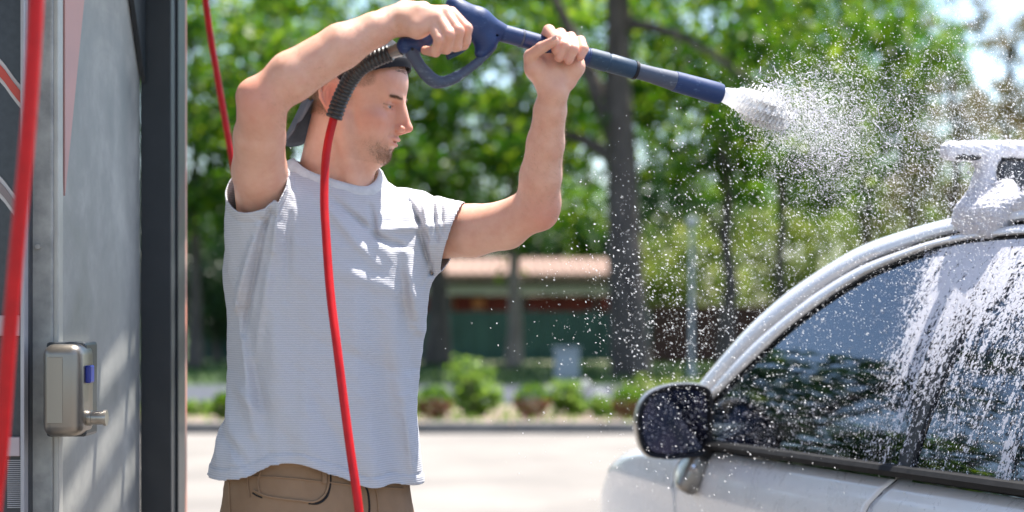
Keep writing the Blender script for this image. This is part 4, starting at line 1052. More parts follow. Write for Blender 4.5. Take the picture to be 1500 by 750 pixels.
T_.cap(P(377,275,3.27), P(384,215,3.22), .060, .054, .02)
T_.cap(P(590,345,3.53), P(640,342,3.50), .082, .071, .045); T_.cap(P(640,342,3.50), P(700,345,3.46), .071, .066, .02)
def to_px(p): return 750+p[:,0]/p[:,1]*FPX, 460-(p[:,2]-CAMZ)/p[:,1]*FPX
# creases: (x0,z0,x1,z1, width, depth) read off as pixels at the shirt's distance
def cr(a, b_, w_, amp, d=3.32):
    A, Bq = P(*a, d), P(*b_, d); return (A[[0,2]], Bq[[0,2]], w_, amp)
CR = [cr((408,300),(392,345),.0045,-.004), cr((392,345),(362,470),.006,-.006), cr((402,310),(382,350),.005,.003), cr((382,350),(350,440),.008,.006),
      cr((420,290),(410,360),.006,.004), cr((410,360),(380,500),.010,.005), cr((392,330),(380,350),.005,-.003), cr((430,285),(425,420),.008,-.003),
      cr((488,292),(560,352),.007,-.0055), cr((540,305),(548,345),.006,-.005), cr((548,345),(600,362),.006,-.004), cr((478,300),(540,375),.010,.004),
      cr((560,338),(640,330),.008,.004,3.42), cr((602,300),(624,345),.005,-.006,3.44), cr((612,330),(628,390),.006,-.007,3.44), cr((620,296),(630,352),.0045,.004,3.44),
      cr((634,296),(640,345),.004,-.005,3.44), cr((646,297),(648,335),.004,-.004,3.44), cr((600,380),(612,470),.012,.005,3.4), cr((585,380),(596,520),.012,-.004,3.4),
      cr((352,470),(372,610),.012,.005), cr((365,480),(395,640),.012,-.0045), cr((400,430),(408,560),.016,.004), cr((440,450),(432,620),.018,-.0035), cr((520,420),(530,560),.018,.0035), cr((555,500),(575,690),.016,-.004),
      cr((330,640),(365,676),.010,-.004), cr((590,600),(600,700),.009,.004), cr((470,600),(520,690),.014,-.003), cr((340,560),(380,600),.012,.003), cr((500,395),(590,430),.014,.0025,3.38), cr((470,500),(560,540),.016,-.002,3.36)]
def shirt_post(p, d):
    mk = np.abs(d) < .035; r_ = d.copy()
    if mk.any(): r_[mk] = shirt_post_(p[mk], d[mk])
    return r_
def shirt_post_(p, d):
    X = p[:,[0,2]]; front = ((p[:,:2]-TC[:2])@nf[:2] > -.08)*1.0; o = np.zeros(len(p))
    pc_, pr_ = X.mean(0), np.linalg.norm(X-X.mean(0),axis=1).max()
    for A, Bq, w_, amp in CR:
        mid = (A+Bq)/2
        if np.linalg.norm(pc_-mid) > pr_+np.linalg.norm(Bq-A)*.65+3*w_: continue
        ba = Bq-A; t = np.clip((X-A)@ba/(ba@ba), -.15, 1.15); dd = ((X-A-t[:,None]*ba)**2).sum(1); tt = np.clip((X-A)@ba/(ba@ba),0,1)
        o += amp*np.exp(-dd/(w_*w_))*(.35+.65*np.sin(PI*np.clip(tt*.9+.05,0,1)))
    low_ = wob(p*np.array([1,1,.28]), 26, 11)*.0032+wob(p*np.array([1,1,.35]), 52, 12)*.0014+wob(p, 120, 13)*.0005
    fold = .0030*np.sin(p[:,0]*85-p[:,1]*40+p[:,2]*22+2*np.sin(p[:,2]*17))*np.clip(np.sin(p[:,2]*11+p[:,0]*9+.6),0,1)*np.clip((1.5-p[:,2])/.2,0,1)+.0050*np.sin(p[:,0]*42+p[:,1]*30+2.5*np.sin(p[:,2]*6)+1.0)*np.clip((1.46-p[:,2])/.25,0,1)
    return d-o*front*2.5-low_*2.0-fold
T_.post = shirt_post
def hemz(p):
    u = (p[:,:2]-TC[:2])@rt[:2]; w_ = (p[:,:2]-TC[:2])@nf[:2]
    t = np.clip((u+.03)/.16,0,1); return .972+.048*t*t*(3-2*t)+.03*np.minimum(u,0)-.5*np.clip(u-.17,0,1)+.003*np.sin(u*55)
c_hem = lambda p: hemz(p)-p[:,2]
def c_collar(p):
    c = P(485,275,3.42); d = p-c; ax = np.array([.20,-.16,.96]); ax = ax/np.linalg.norm(ax)
    n_ = np.array([.16,-.42,.9]); n_ /= np.linalg.norm(n_); pl = (p-P(482,262,3.36))@np.array([.245,-.30,.92])
    dx = d-(d@ax)[:,None]*ax; r_ = np.sqrt((dx**2).sum(1)); return np.minimum(.082-r_, p[:,2]-1.50)
def c_collar(p):
    a = P(470,330,3.47); b_ = P(500,215,3.41); ba = (b_-a)/np.linalg.norm(b_-a); d = p-a; s_ = d-(d@ba)[:,None]*ba
    A_, B_, C_ = P(426,240,3.46), P(480,271,3.345), P(552,287,3.41); n_ = np.cross(B_-A_, C_-A_); n_ *= np.sign(n_[2])/np.linalg.norm(n_)
    r_ = np.sqrt((s_**2).sum(1)); return np.minimum(.098-r_, (p-A_)@n_)
def c_rsl(p):
    pl = (p[:,2]-1.492)-(p[:,1]-3.215)*1.25-(p[:,0]+.485)*.45
    return np.minimum(pl*.6, np.minimum(-.418-p[:,0], p[:,2]-1.40))
def c_lsl(p):
    pl = p[:,0]+.112-.33*(p[:,2]-1.50)-.10*(p[:,1]-3.47)
    return np.minimum(pl, p[:,2]-1.35)
V3, F3 = sdf_mesh(T_, (-.72,3.05,.90), (.05,3.80,1.72), .004, 10, 1.5, 1)
for c in (c_hem, c_collar, c_rsl, c_lsl, lambda p: p[:,2]-1.622): V3, F3 = cut(V3, F3, c)
for fn_, zz in ((c_lsl, 1.36), (c_rsl, 1.42)):
    d_ = fn_(V3); nm_ = np.abs(d_+.019); g_ok = (V3[:,2] > zz)&(d_ > -.03); e = 1e-3
    sel = np.where(g_ok & (nm_ < .006))[0]; pp = V3[sel]; d0 = T_.ev(pp); gr = np.stack([(T_.ev(pp+np.eye(3)[i]*e)-d0)/e for i in range(3)],1); gr /= np.linalg.norm(gr,axis=1)[:,None]+1e-9
    V3[sel] = pp-gr*(.0022*np.exp(-(nm_[sel]/.0024)**2))[:,None]
# hem stitching groove
hz_ = V3[:,2]-hemz(V3); nrm_dir = V3-np.stack([np.full(len(V3),TC[0]), np.full(len(V3),TC[1]), V3[:,2]],1); nrm_dir /= np.linalg.norm(nrm_dir,axis=1)[:,None]
V3 = V3-nrm_dir*(.0022*np.exp(-((hz_-.021)/.0022)**2))[:,None]*(hz_<.05)[:,None]+nrm_dir*(.002*(hz_<.019))[:,None]
sh = child(link('t_shirt', mesh_np('t_shirt', V3, F3), m_shirt, man)); md = sh.modifiers.new('t','SOLIDIFY'); md.thickness = .0022; md.offset = -1
# collar ribbing as a band that follows the neck opening
m_rib = mat('collar_ribbing', (.50,.51,.53), (.58,.59,.61), 60, .9, bmp=.5, bscale=400, bdist=.001)
bmx = bmesh.new(); bmx.from_mesh(sh.data); bmx.edges.ensure_lookup_table()
def rim_loop(sel):
    es = [e for e in bmx.edges if e.is_boundary and sel(e.verts[0].co)]
    if not es: return []
    adj = {}
    for e in es:
        for a_, c_ in ((e.verts[0],e.verts[1]),(e.verts[1],e.verts[0])): adj.setdefault(a_.index,[]).append(c_.index)
    best = []; seen = set()
    for st in list(adj):
        if st in seen: continue
        lp = [st]; seen.add(st)
        while True:
            nx = [k for k in adj[lp[-1]] if k not in seen]
            if not nx: break
            lp.append(nx[0]); seen.add(nx[0])
        if len(lp) > len(best): best = lp
    bmx.verts.ensure_lookup_table(); return [np.array(bmx.verts[k].co) for k in best]
bmx.verts.index_update(); bmx.verts.ensure_lookup_table()
a0 = P(470,330,3.47); b0_ = P(500,215,3.41)
lp = rim_loop(lambda c: c.z > 1.49 and abs(c_collar(np.array(c)[None])[0]) < .004 )
print('collar loop', len(lp))
if len(lp) > 20:
    lp = np.array(lp); n_ = len(lp); kk = 9
    lps = sum(np.roll(lp, i, 0) for i in range(-kk, kk+1))/(2*kk+1); lps = lps[::3]; ax = (b0_-a0)/np.linalg.norm(b0_-a0); rows = []
    for p in np.vstack([lps]):
        d = p-a0; rad = d-(d@ax)*ax; rad /= np.linalg.norm(rad)
        rows.append([p+rad*.006-ax*.006, p+rad*.0035+ax*.0005, p-rad*.003+ax*.007, p-rad*.010+ax*.011, p-rad*.0125+ax*.009, p-rad*.011+ax*.002])
    b = MB(); b.grid(rows, close_u=True); o = b.build('collar', m_rib, None, smooth=True, angle=180); o.parent = sh
bmx.free()

# ---- trousers
m_trou = mat('brown_cotton_twill', (.235,.14,.078), (.29,.18,.105), 7, .9, bmp=.5, bscale=420, bdist=.0012); m_inner = mat('dark_gap_shade', (.012,.01,.01), rough=.9)
Q_ = Blob(); 
zk2 = np.array([.78,.84,.90,.96,1.02,1.06]); ak2 = np.array([.200,.201,.199,.195,.189,.186]); bk2 = np.array([.132,.136,.134,.128,.122,.120])
def hips(p):
    z = p[:,2]; a = np.interp(z, zk2, ak2); bb = np.interp(z, zk2, bk2); d = p[:,:2]-np.array([-.392,3.45]); u = d@rt[:2]/a; w_ = d@nf[:2]/bb
    k = (np.abs(u)**2.3+np.abs(w_)**2.3)**(1/2.3); g = np.sqrt((u/a)**2+(w_/bb)**2)/(np.sqrt(u*u+w_*w_)+1e-6)
    return np.maximum((k-1)/np.maximum(g,3), np.maximum(.80-z, z-1.06))
Q_.u((hips, np.array([-.392,3.45,.93]), .3), .01)
HX = np.array([-.392,3.45,0])
for s, dz in ((1,.06),(-1,-.03)):
    hp_ = HX+rt*s*.095+up*.86; kn = HX+rt*s*.115+nf*(.05+dz*.3)+up*.47; an = HX+rt*s*.125+nf*(dz*.6-.01)+up*.085
    Q_.chain([hp_, kn, an],[.103,.076,.066],.04)
def tro_post(p, d):
    z = p[:,2]; lo = wob(p*np.array([1,1,.5]), 34, 21)*.003+wob(p, 85, 22)*.0012
    kn = np.exp(-((z-.10)/.06)**2)*.006*np.sin(z*150)+np.exp(-((z-.46)/.1)**2)*.004*np.sin(z*90+p[:,0]*20)
    wb = -.0035*(z > 1.018)*(z < 1.06)                           # waistband stands proud
    return d-lo*.8-kn+wb
Q_.post = tro_post
V4, F4 = sdf_mesh(Q_, (-.75,3.1,.04), (.0,3.85,1.1), .005)
V4, F4 = cut(V4, F4, lambda p: .05-p[:,2]); V4, F4 = cut(V4, F4, lambda p: p[:,2]-1.045)
tr = child(link('trousers', mesh_np('trousers', V4, F4), m_trou, man)); md = tr.modifiers.new('t','SOLIDIFY'); md.thickness = .003
def seam(name, pix, r_, m_, off=.0005, parent=tr, n=7, flat=1):
    pts = []
    for q_ in spline([(x, y, 0) for x, y in pix], n):
        w_ = Q_.trace(q_[0], q_[1]); pts.append(w_+Q_.normal(w_)*off)
    b = MB(); b.tube(pts, r_, 8); o = b.build(name, m_, None, smooth=True); o.parent = parent
seam('pocket_edge', [(484,694),(483,712),(478,728),(466,737),(452,737)], .0026, m_inner, .0)  # dark tube stands in for the shade inside the pocket opening
seam('pocket_edge', [(370,722),(376,726),(384,729)], .0016, m_inner, .0)
seam('pocket_seam', [(481,694),(480,712),(474,726),(460,735),(435,733),(392,727),(372,718)], .0022, m_trou, .002)
seam('pocket_seam', [(383,688),(378,705),(381,723)], .0020, m_trou, .0014)
seam('pocket_seam', [(364,686),(363,705),(366,728)], .0018, m_trou, .0010)
seam('belt_loop', [(475,683),(475,708)], .0055, m_trou, .002); seam('belt_loop', [(340,682),(339,704)], .0055, m_trou, .002)
seam('fly', [(533,708),(539,722),(541,745),(538,770),(528,800)], .0022, m_inner, .0)
seam('fly_seam', [(546,708),(552,725),(553,760),(540,800)], .0018, m_trou, .0012)
seam('side_seam', [(336,706),(337,740),(340,800),(345,900)], .0022, m_trou, .001)
seam('waistband_seam', [(338,700),(370,698),(420,700),(475,706),(530,712),(590,716)], .0018, m_trou, .001)
# pocket bag panel lighter bulge
# ---- shoes
m_shoe = mat('grey_shoe_canvas', (.10,.10,.11), (.15,.15,.16), 20, .85, bmp=.4); m_sole = mat('white_rubber_sole', (.6,.6,.58), rough=.6)
for s, dz in ((1,.06),(-1,-.03)):
    an = HX+rt*s*.125+nf*(dz*.6-.01); fd = nf*math.cos(s*.2)+rt*math.sin(s*.2); fr_ = np.cross(fd, up); R3 = np.stack([fd, fr_, up],1)
    S_ = Blob(); S_.ell(an+fd*-.02+up*.055,(.058,.042,.052),R3,.02); S_.ell(an+fd*.09+up*.042,(.09,.047,.036),R3,.03); S_.ell(an+fd*.16+up*.034,(.052,.046,.028),R3,.02); S_.cap(an+up*.06, an+up*.11, .044,.046,.02)
    V5, F5 = sdf_mesh(S_, an-.26, an+.27, .006); V5, F5 = cut(V5, F5, lambda p: .018-p[:,2]); so = child(link('shoe', mesh_np('shoe', V5, F5), m_shoe, man))
    b = MB(); pr_ = []
    for a in np.linspace(0, 2*PI, 33)[:-1]:
        c, s_ = math.cos(a), math.sin(a); pr_.append(an+fd*(.067+.148*c)+fr_*(.049-.006*(c<0))*math.copysign(abs(s_)**.8, s_)+up*.001)
    b.prism(pr_, (0,0,.024)); o = b.build('sole', m_sole, None, smooth=True); o.parent = so
# ================================================================== foam and water on the car
m, nt, bs = newmat('soap_foam'); bs.inputs['Base Color'].default_value = (.66,.65,.70,1); bs.inputs['Roughness'].default_value = .6
bs.inputs['Subsurface Weight'].default_value = .0; bs.inputs['Coat Weight'].default_value = .15
bump(nt, noise(nt, 320, 5, .75, coords(nt)), bs, .9, .004); m_foam = m
def CW(s, l, h): return np.array(CM@Vector((s, l, h)))
def add_specks(C, Rr, squash=None, nrm=None, name='drops'):
    """many tiny octahedral drops"""
    n = len(C); o = np.array([(1,0,0),(-1,0,0),(0,1,0),(0,-1,0),(0,0,1),(0,0,-1)], float)
    f = np.array([(0,2,4),(2,1,4),(1,3,4),(3,0,4),(2,0,5),(1,2,5),(3,1,5),(0,3,5)])
    if nrm is None:
        V = C[:,None]+o[None]*Rr[:,None,None]*(1 if squash is None else squash[:,None,:])
    else:
        t = np.cross(nrm, [0.3,.1,.9]); t /= np.linalg.norm(t,axis=1)[:,None]; b_ = np.cross(nrm, t)
        V = C[:,None]+Rr[:,None,None]*(o[None,:,0:1]*t[:,None]*squash[:,None,0:1]+o[None,:,1:2]*b_[:,None]*squash[:,None,1:2]+o[None,:,2:3]*nrm[:,None]*squash[:,None,2:3])
    F_ = (f[None]+6*np.arange(n)[:,None,None]).reshape(-1,3); return mesh_np(name, V.reshape(-1,3), F_)
bl = Blob(); x = RX[0]; yl = HW-lean(1.55)-.03
bl.cap(CW(x, yl+.115, 1.690), CW(x, -yl, 1.699), .022, .020, .02)
bl.cap(CW(x+.02, yl+.10, 1.692), CW(x-.02, yl-.1, 1.698), .015, .020, .02)
bl.cap(CW(x, yl+.015, 1.66), CW(x+.01, yl+.04, 1.55), .025, .036, .03)
bl.cap(CW(x-.06, yl+.0, 1.60), CW(x-.09, yl+.04, 1.53), .022, .04, .04)
bl.cap(CW(x+.08, yl+.035, 1.545), CW(x-.35, yl+.02, 1.565), .02, .034, .05)
bl.cap(CW(x+.03, yl+.055, 1.535), CW(x-.12, yl+.058, 1.535), .030, .030, .03); bl.cap(CW(x+.0, yl+.055, 1.50), CW(x-.1, yl+.06, 1.50), .022, .022, .03)
bl.cap(CW(x-.16, yl-.1, 1.60), CW(x-.3, yl-.2, 1.60), .02, .02, .05)
bl.post = lambda p, d: d+.0035*wob(p, 45, 1)+.0025*wob(p, 120, 2)+.0022*wob(p, 260, 3)+.0018*wob(p, 520, 4)
lo_ = CW(x-.4, -yl, 1.4); 
Vf, Ff = sdf_mesh(bl, (.5,3.0,1.42), (3.2,5.2,1.76), .0033); link('roof_foam', mesh_np('roof_foam', Vf, Ff), m_foam, label='thick white soap foam covering the roof rack bar and roof edge', cat='foam', kind='stuff')
# foam film and drips running down the glass (thin relief sheet just off the glass)
def wnorm(h):
    t = max(h-.95,0); k = .25+.8*t; v_ = Vector((0,1,k)).normalized(); return np.array((CM.to_3x3()@v_))
m, nt, bs = newmat('foam_film'); bs.inputs['Base Color'].default_value = (.66,.65,.70,1); bs.inputs['Roughness'].default_value = .6
v = coords(nt); sp = N(nt,'ShaderNodeSeparateXYZ'); L(nt, v, sp.inputs[0])
n1 = noise(nt, 5, 3, .5, coords(nt,(2.2,1,.8))); n2 = noise(nt, 95, 5, .75, v, .5); n3 = noise(nt, 9, 4, .6, coords(nt,(3.6,1,.5)), .6)
def mth(op, a, b=None):
    n = N(nt,'ShaderNodeMath'); n.operation = op
    for i, q in enumerate((a, b)):
        if q is None: continue
        if isinstance(q,(int,float)): n.inputs[i].default_value = q
        else: L(nt, q, n.inputs[i])
    return n.outputs[0]
# coverage: strong high up around x -.35 .. .25, fading downwards
sx, sz = sp.outputs[0], sp.outputs[2]
hx = mth('SUBTRACT', 1, mth('MULTIPLY', mth('ABSOLUTE', mth('ADD', sx, -.03)), 2.0))
hz = mth('MULTIPLY', mth('SUBTRACT', sz, 1.27), 4.2)
cov = mth('ADD', mth('ADD', mth('MULTIPLY', hz, .42), mth('MULTIPLY', hx, .38)), mth('MULTIPLY', mth('SUBTRACT', n3, .5), 1.6))
cov = mth('MAXIMUM', mth('MINIMUM', cov, mth('MULTIPLY', mth('ADD', hx, .35), 1.4)), mth('SUBTRACT', mth('MULTIPLY', mth('SUBTRACT', n3, .66), 4), mth('MULTIPLY', sx, 1.1)))
cov = mth('SUBTRACT', cov, mth('MULTIPLY', mth('MAXIMUM', mth('SUBTRACT', sx, .17), 0), 5.5))
a_ = mth('GREATER_THAN', mth('ADD', cov, mth('MULTIPLY', mth('SUBTRACT', n2, .5), 3.6)), .22)
a2 = mth('MULTIPLY', a_, .93)
L(nt, a2, bs.inputs['Alpha']); bump(nt, n2, bs, .8, .003); m_film = m
b = MB()
for (sa, sb) in (((-1.0,-1.03),(1.18,1.17)),):
    rows = []
    for i in range(61):
        u = i/60; st = sa[1]+(sb[1]-sa[1])*u; s0 = sa[0]+(sb[0]-sa[0])*u; ht = interp(GLS, st)-.002; hb = belt(s0)+.006
        rows.append([G(s0+(st-s0)*j/16, hb+(ht-hb)*j/16, -.0035, 1) for j in range(17)])
    b.grid(rows)
o = b.build('soap_film', m_film, None, smooth=True, label='lacy film of white foam running down the wet side windows', cat='foam', kind='stuff'); o.matrix_world = CM
kf = rng.choice(np.where(Vf[:,1] < 4.4)[0], 5200); Cf = Vf[kf]+rng.normal(size=(len(kf),3))*np.array([.007,.007,.009])
link('foam_bubbles', add_specks(Cf, .0008+.0024*rng.random(len(kf))**2.2, np.ones((len(kf),3))*rng.uniform(.7,1.2,(len(kf),3)), np.tile([0,0,1.],(len(kf),1))+rng.normal(size=(len(kf),3))*.3), m_foam, None, label='loose foam bubbles clinging round the roof rack foam', cat='foam', kind='stuff')
# drops on windows, door and mirror
def drops_side(n, sfun, hfun, off, rfun, dens):
    s = sfun(n); h = hfun(n); keep = rng.uniform(size=n) < dens(s, h); s, h = s[keep], h[keep]
    C = []; Nn = []
    for a, c in zip(s, h):
        if c > belt(a)+.012:
            if c > interp(GLS, a)-.004: 
                C.append(None); Nn.append(None); continue
            C.append(CW(*G(a, c, off))); Nn.append(wnorm(c))
        else:
            t = (c-low(a))/(shoulder(a)-low(a))
            if t > .93: C.append(None); Nn.append(None); continue
            q = flank(a, t); C.append(CW(q[0], q[1]+.001, q[2])); Nn.append(np.array(CL))
    ok = [i for i, q in enumerate(C) if q is not None]
    C = np.array([C[i] for i in ok]); Nn = np.array([Nn[i] for i in ok]); n = len(C); r_ = rfun(n)
    sq = np.stack([rng.uniform(.7,1.3,n), rng.uniform(.7,1.6,n), np.full(n,.55)],1); return C, r_, sq, Nn
m, nt, bs = newmat('soapy_water_drops'); bs.inputs['Base Color'].default_value = (.80,.78,.84,1); bs.inputs['Roughness'].default_value = .15; bs.inputs['Transmission Weight'].default_value = .25; m_drop = m
def dn(s, h): return np.clip(.35+.75*(1.02-s)*.6+.25*(h<1.1)-.75*np.exp(-((s-.6)/.36)**2-((h-1.27)/.2)**2), .03, 1)
C, r_, sq, Nn = drops_side(17000, lambda n: rng.uniform(-.75,1.19,n), lambda n: rng.uniform(.945,1.49,n), -.008, lambda n: .0007+.0021*rng.random(n)**2.6, dn)
C2, r2, sq2, N2 = drops_side(2600, lambda n: rng.uniform(-.6,1.5,n), lambda n: rng.uniform(.68,.945,n), .0, lambda n: .0006+.0014*rng.random(n)**3, lambda s, h: np.full(len(s),.8))
C = np.concatenate([C,C2]); r_ = np.concatenate([r_,r2]); sq = np.concatenate([sq,sq2]); Nn = np.concatenate([Nn,N2])
me = add_specks(C, r_, sq, Nn); link('water_drops', me, m_drop, None, label='countless small soapy drops on the dark side windows and door', cat='water drops', kind='stuff')
# drops on mirror
MM = CM@(Matrix.Translation(Vector((1.10, HW+.10, 1.004)))@Matrix.Rotation(-.16,4,'Z'))
n = 300; a = rng.uniform(0,2*PI,n); rr = np.sqrt(rng.uniform(0,1,n)); C = np.array([MM@Vector((-.012+.008*(q<.88), .108*q*math.cos(t), .094*q*math.sin(t))) for t, q in zip(a, rr)])
me = add_specks(C, .0009+.0022*rng.random(n)**2, np.tile([1,1,.6],(n,1)), np.tile(-np.array(CF),(n,1))); link('mirror_drops', me, m_drop, None, label='tiny foam specks scattered over the dark mirror glass', cat='water drops', kind='stuff')
# ================================================================== spray gun, its hose, and the foam jet
def scuffed(name, c1, c2, rough=.42):
    m, nt, bs = newmat(name); v = coords(nt, (1,1,1)); f = noise(nt, 22, 9, .8, v, 1.5); g2 = noise(nt, 260, 3, .6, coords(nt,(.15,1,1)))
    mx = N(nt,'ShaderNodeMath'); mx.operation = 'MULTIPLY'; L(nt,f,mx.inputs[0]); L(nt,g2,mx.inputs[1])
    L(nt, ramp(nt, mx.outputs[0], [(.2,c1),(.30,c1),(.42,c2)]), bs.inputs['Base Color']); L(nt, ramp(nt, f, [(.3,(rough,)*3),(.7,(rough+.22,)*3)]), bs.inputs['Roughness'])
    bump(nt, f, bs, .15, .002); return m
m_gblue = scuffed('scuffed_blue_plastic', (.005,.026,.105), (.05,.09,.19)); m_gnavy = scuffed('worn_navy_plastic', (.010,.036,.075), (.06,.11,.15), .45)
m_ggrey = scuffed('worn_grey_blue_plastic', (.05,.065,.105), (.16,.18,.23), .5)
gun = empty('spray_gun', P(630,50,3.17), label='blue pressure washer gun with long lance held overhead in both hands', cat='spray gun')
GI = Matrix.Translation(-gun.location)
def gch(o, par=None):
    if par is None: o.matrix_parent_inverse = GI
    return o
def gd(px): return 3.165+(px-600)*(.24/455)
Gb = Blob(); D = lambda x, y, dz=0: P(x, y, gd(x)+dz)
Gb.chain([D(594,66),D(612,62),D(640,46),D(668,28)],[.0165,.0175,.0165,.018],.01)
Gb.chain([D(672,14),D(700,30),D(735,47)],[.0165,.0215,.0165],.02)
Gb.chain([D(664,6),D(676,22),D(690,40)],[.013,.019,.018],.015)
Gb.chain([D(700,44),D(712,62),D(704,78)],[.019,.0165,.011],.018)
Gb.sub(f_cap(D(728,52,-.02),D(728,52,.0),.0022,.0022),.001)
sdf_obj('gun_body', Gb, P(580,130,3.1)-.02, P(760,-30,3.32)+.03, .0022, m_gblue, None); o = bpy.context.scene.collection.objects['gun_body']; o.parent = gun; gch(o)
Gg = Blob(); Gg.chain(spline([D(600,66),D(607,84),D(622,106),D(640,120),D(662,116),D(688,100),D(712,80),D(722,66)],4), [.0125]*4+[.0105]*4+[.0115]*5+[.0095]*5+[.0075]*5+[.0065]*4+[.0085]*3, .004)
sdf_obj('trigger_guard', Gg, P(580,150,3.1)-.02, P(745,40,3.32)+.03, .0022, m_ggrey, None); o = bpy.context.scene.collection.objects['trigger_guard']; o.parent = gun; gch(o)
b = MB(); b.tube(spline([D(690,52),D(684,66),D(672,76),D(655,84)],4), .0055, 10); gch(b.build('trigger', m_gnavy, gun, smooth=True))
b = MB()
for (x, y) in ((604,72),(722,56)): b.tube([D(x,y,-.0175),D(x,y,-.010)], .0028, 10)
gch(b.build('screws', m_bplast, gun, smooth=True))
AX0 = D(733,47.5); AX1 = P(1056,138,gd(1055)); AD = (AX1-AX0)
def ax(px): return AX0+AD*((px-733)/(1056-733))
def lance(name, segs, m_):
    pts = []; rr = []
    for px, r_ in segs: pts.append(ax(px)); rr.append(r_*gd(px)/FPX)
    b = MB(); b.tube(pts, rr, 28); return gch(b.build(name, m_, gun, smooth=True, angle=25))
lance('lance_tube', [(734,10.5),(735,13),(761,13),(762,11.5),(762.5,11.5),(764,13.2),(766,13.2),(855,12.6),(856,13.4),(880,13.6)], m_gblue)
lance('lance_sleeve', [(858,13.9),(860,14.3),(884,14.6),(886,13.4),(888,13.4),(890,14.2),(922,13.6),(924,12.8),(925,11)], m_gnavy)
lance('clamp_ring', [(923.5,12.2),(924,13.8),(928,13.8),(928.5,12.2)], m_bplast)
lance('nozzle_cone', [(927,10.5),(928,11.5),(950,12),(975,13.6),(990,14.6)], m_ggrey)
lance('nozzle_tip', [(984,14.2),(985,15.0),(1030,15.8),(1050,16.0),(1055,15.2),(1056,13.0),(1054,12.0),(1046,10.0)], m_gblue)
lance('seam_ring', [(760.5,12.6),(761,13.7),(763,13.7),(763.5,12.6)], m_ggrey)
# metal swivel
sw0 = P(598,68,gd(598)); sw1 = P(572,77,3.185)
b = MB(); d_ = sw1-sw0; b.tube([sw0, sw0+d_*.35, sw0+d_*.36, sw0+d_*.55, sw0+d_*.56, sw0+d_*.95, sw1], [.0105,.0105,.0135,.0135,.0125,.0125,.010], 24); gch(b.build('swivel_joint', m_steel, gun, smooth=True, angle=25))
# hose
HP = [P(573,77,3.186),P(552,85,3.195),P(527,100,3.215),P(512,119,3.235),P(498,147,3.25),P(489,173,3.255),P(478,225,3.245),P(475,290,3.225),P(478,350,3.20),P(484,430,3.165),P(494,510,3.13),P(504,590,3.11),P(514,665,3.09),P(526,750,3.07),P(540,900,3.04),P(546,1150,3.0),P(530,1350,2.98)]
HP2 = HP+[np.array([-.28,2.95,.16]),np.array([-.36,2.86,.03]),np.array([-.52,2.74,.016]),np.array([-.85,2.62,.016])]
r = empty('red_hose', HP2[-1], label='red hose with black spiral sleeve running from the gun down the man\'s shirt', cat='hose', group='red wash hoses')
sp_ = spline(HP2, 10); o0 = HP2[-1]
b = MB(); b.tube([p-o0 for p in sp_], .0082, 18); b.build('tube', m_hose, r, smooth=True)
m_sleeve = mat('black_spiral_sleeve', (.012,.012,.013), (.03,.03,.032), 60, .38, coat=.2)
seg = spline(HP[:6], 60); pts = []; rr = []; acc = 0
for i, p in enumerate(seg):
    if i: acc += np.linalg.norm(p-seg[i-1])
    pts.append(p-o0); rr.append(.0138+.0028*(abs(math.sin(PI*acc/.0082))**.7))
b = MB(); b.tube(pts, rr, 20); b.build('spiral_sleeve', m_sleeve, r, smooth=True, angle=180)

# ---- foam jet
jd = AD/np.linalg.norm(AD); jr = np.cross(jd, up); jr /= np.linalg.norm(jr); ju = np.cross(jr, jd)
J = Blob(); J.cap(AX1-jd*.004, AX1+jd*.02, .0105, .013, .006); 
J.cap(AX1+jd*.006, P(1110,154,3.455), .0125, .034, .012); J.cap(P(1100,152,3.44), P(1140,170,3.49), .028, .034, .03)
J.post = lambda p, d: d+(.0012*wob(p, 60, 31)+.0008*wob(p, 220, 32))+.030*np.clip(((p-AX1)@jd-.022)/.075,0,1.6)*(wob(p*np.array([.8,.5,1.2]),420,33)+.40)
m_jet = m_foam.copy(); m_jet.name = 'foam_jet'; m_jet.node_tree.nodes['Principled BSDF'].inputs['Base Color'].default_value = (.72,.70,.74,1)
V6, F6 = sdf_mesh(J, P(1040,250,3.3), P(1190,90,3.65), .0022)
# breaking web of strands, then drops, then mist
Ds = []; Rs = []
def emit(n, a, b_, spread0, spread1, rmin, rmax, power=2, pw=1.0, clump=0, shape=(1,1,1)):
    t = rng.random(n)**pw; c = a+(b_-a)*t[:,None]; s = spread0+(spread1-spread0)*t; off = rng.normal(size=(n,3))*s[:,None]*np.array(shape); p = c+off
    if clump:
        k = wob(p, clump, 41)+.5*wob(p, clump*2.3, 42); keep = k > rng.normal(size=n)*.25+.0; p = p[keep]; n = len(p)
    Ds.append(p); Rs.append(rmin+(rmax-rmin)*rng.random(n)**power)
A = P(1085,145,3.43)
emit(5500, P(1105,152,3.45), P(1200,190,3.54), .018, .050, .0004, .0018, 2.2, .9, 60)       # breaking sheet
emit(10000, P(1130,160,3.47), P(1320,220,3.70), .03, .12, .0003, .0013, 2, 1, 30)
emit(24000, P(1150,150,3.50), P(1500,320,4.1), .05, .21, .0004, .0015, 2.4, .8, 12, (1,1.3,1))
emit(11000, P(1230,110,3.60), P(1500,180,4.1), .05, .14, .0004, .0013, 2.2, .9, 14)
emit(5500, P(1200,250,3.7), P(1180,470,4.2), .14, .24, .0005, .0016, 2, 1)
emit(1900, P(960,300,3.75), P(1010,520,4.0), .10, .12, .0004, .0017, 3.2, 1)
emit(1500, P(1050,470,4.0), P(1000,620,4.2), .11, .16, .0004, .0021, 3.0, 1)
emit(420, P(890,360,3.6), P(870,520,3.7), .08, .14, .0004, .0018, 3, 1)
emit(1500, P(1380,230,3.8), P(1480,420,3.9), .08, .12, .0005, .0014, 2, 1)
emit(30000, P(1085,148,3.43), P(1290,215,3.70), .012, .095, .0003, .0008, 2, .75, 22)
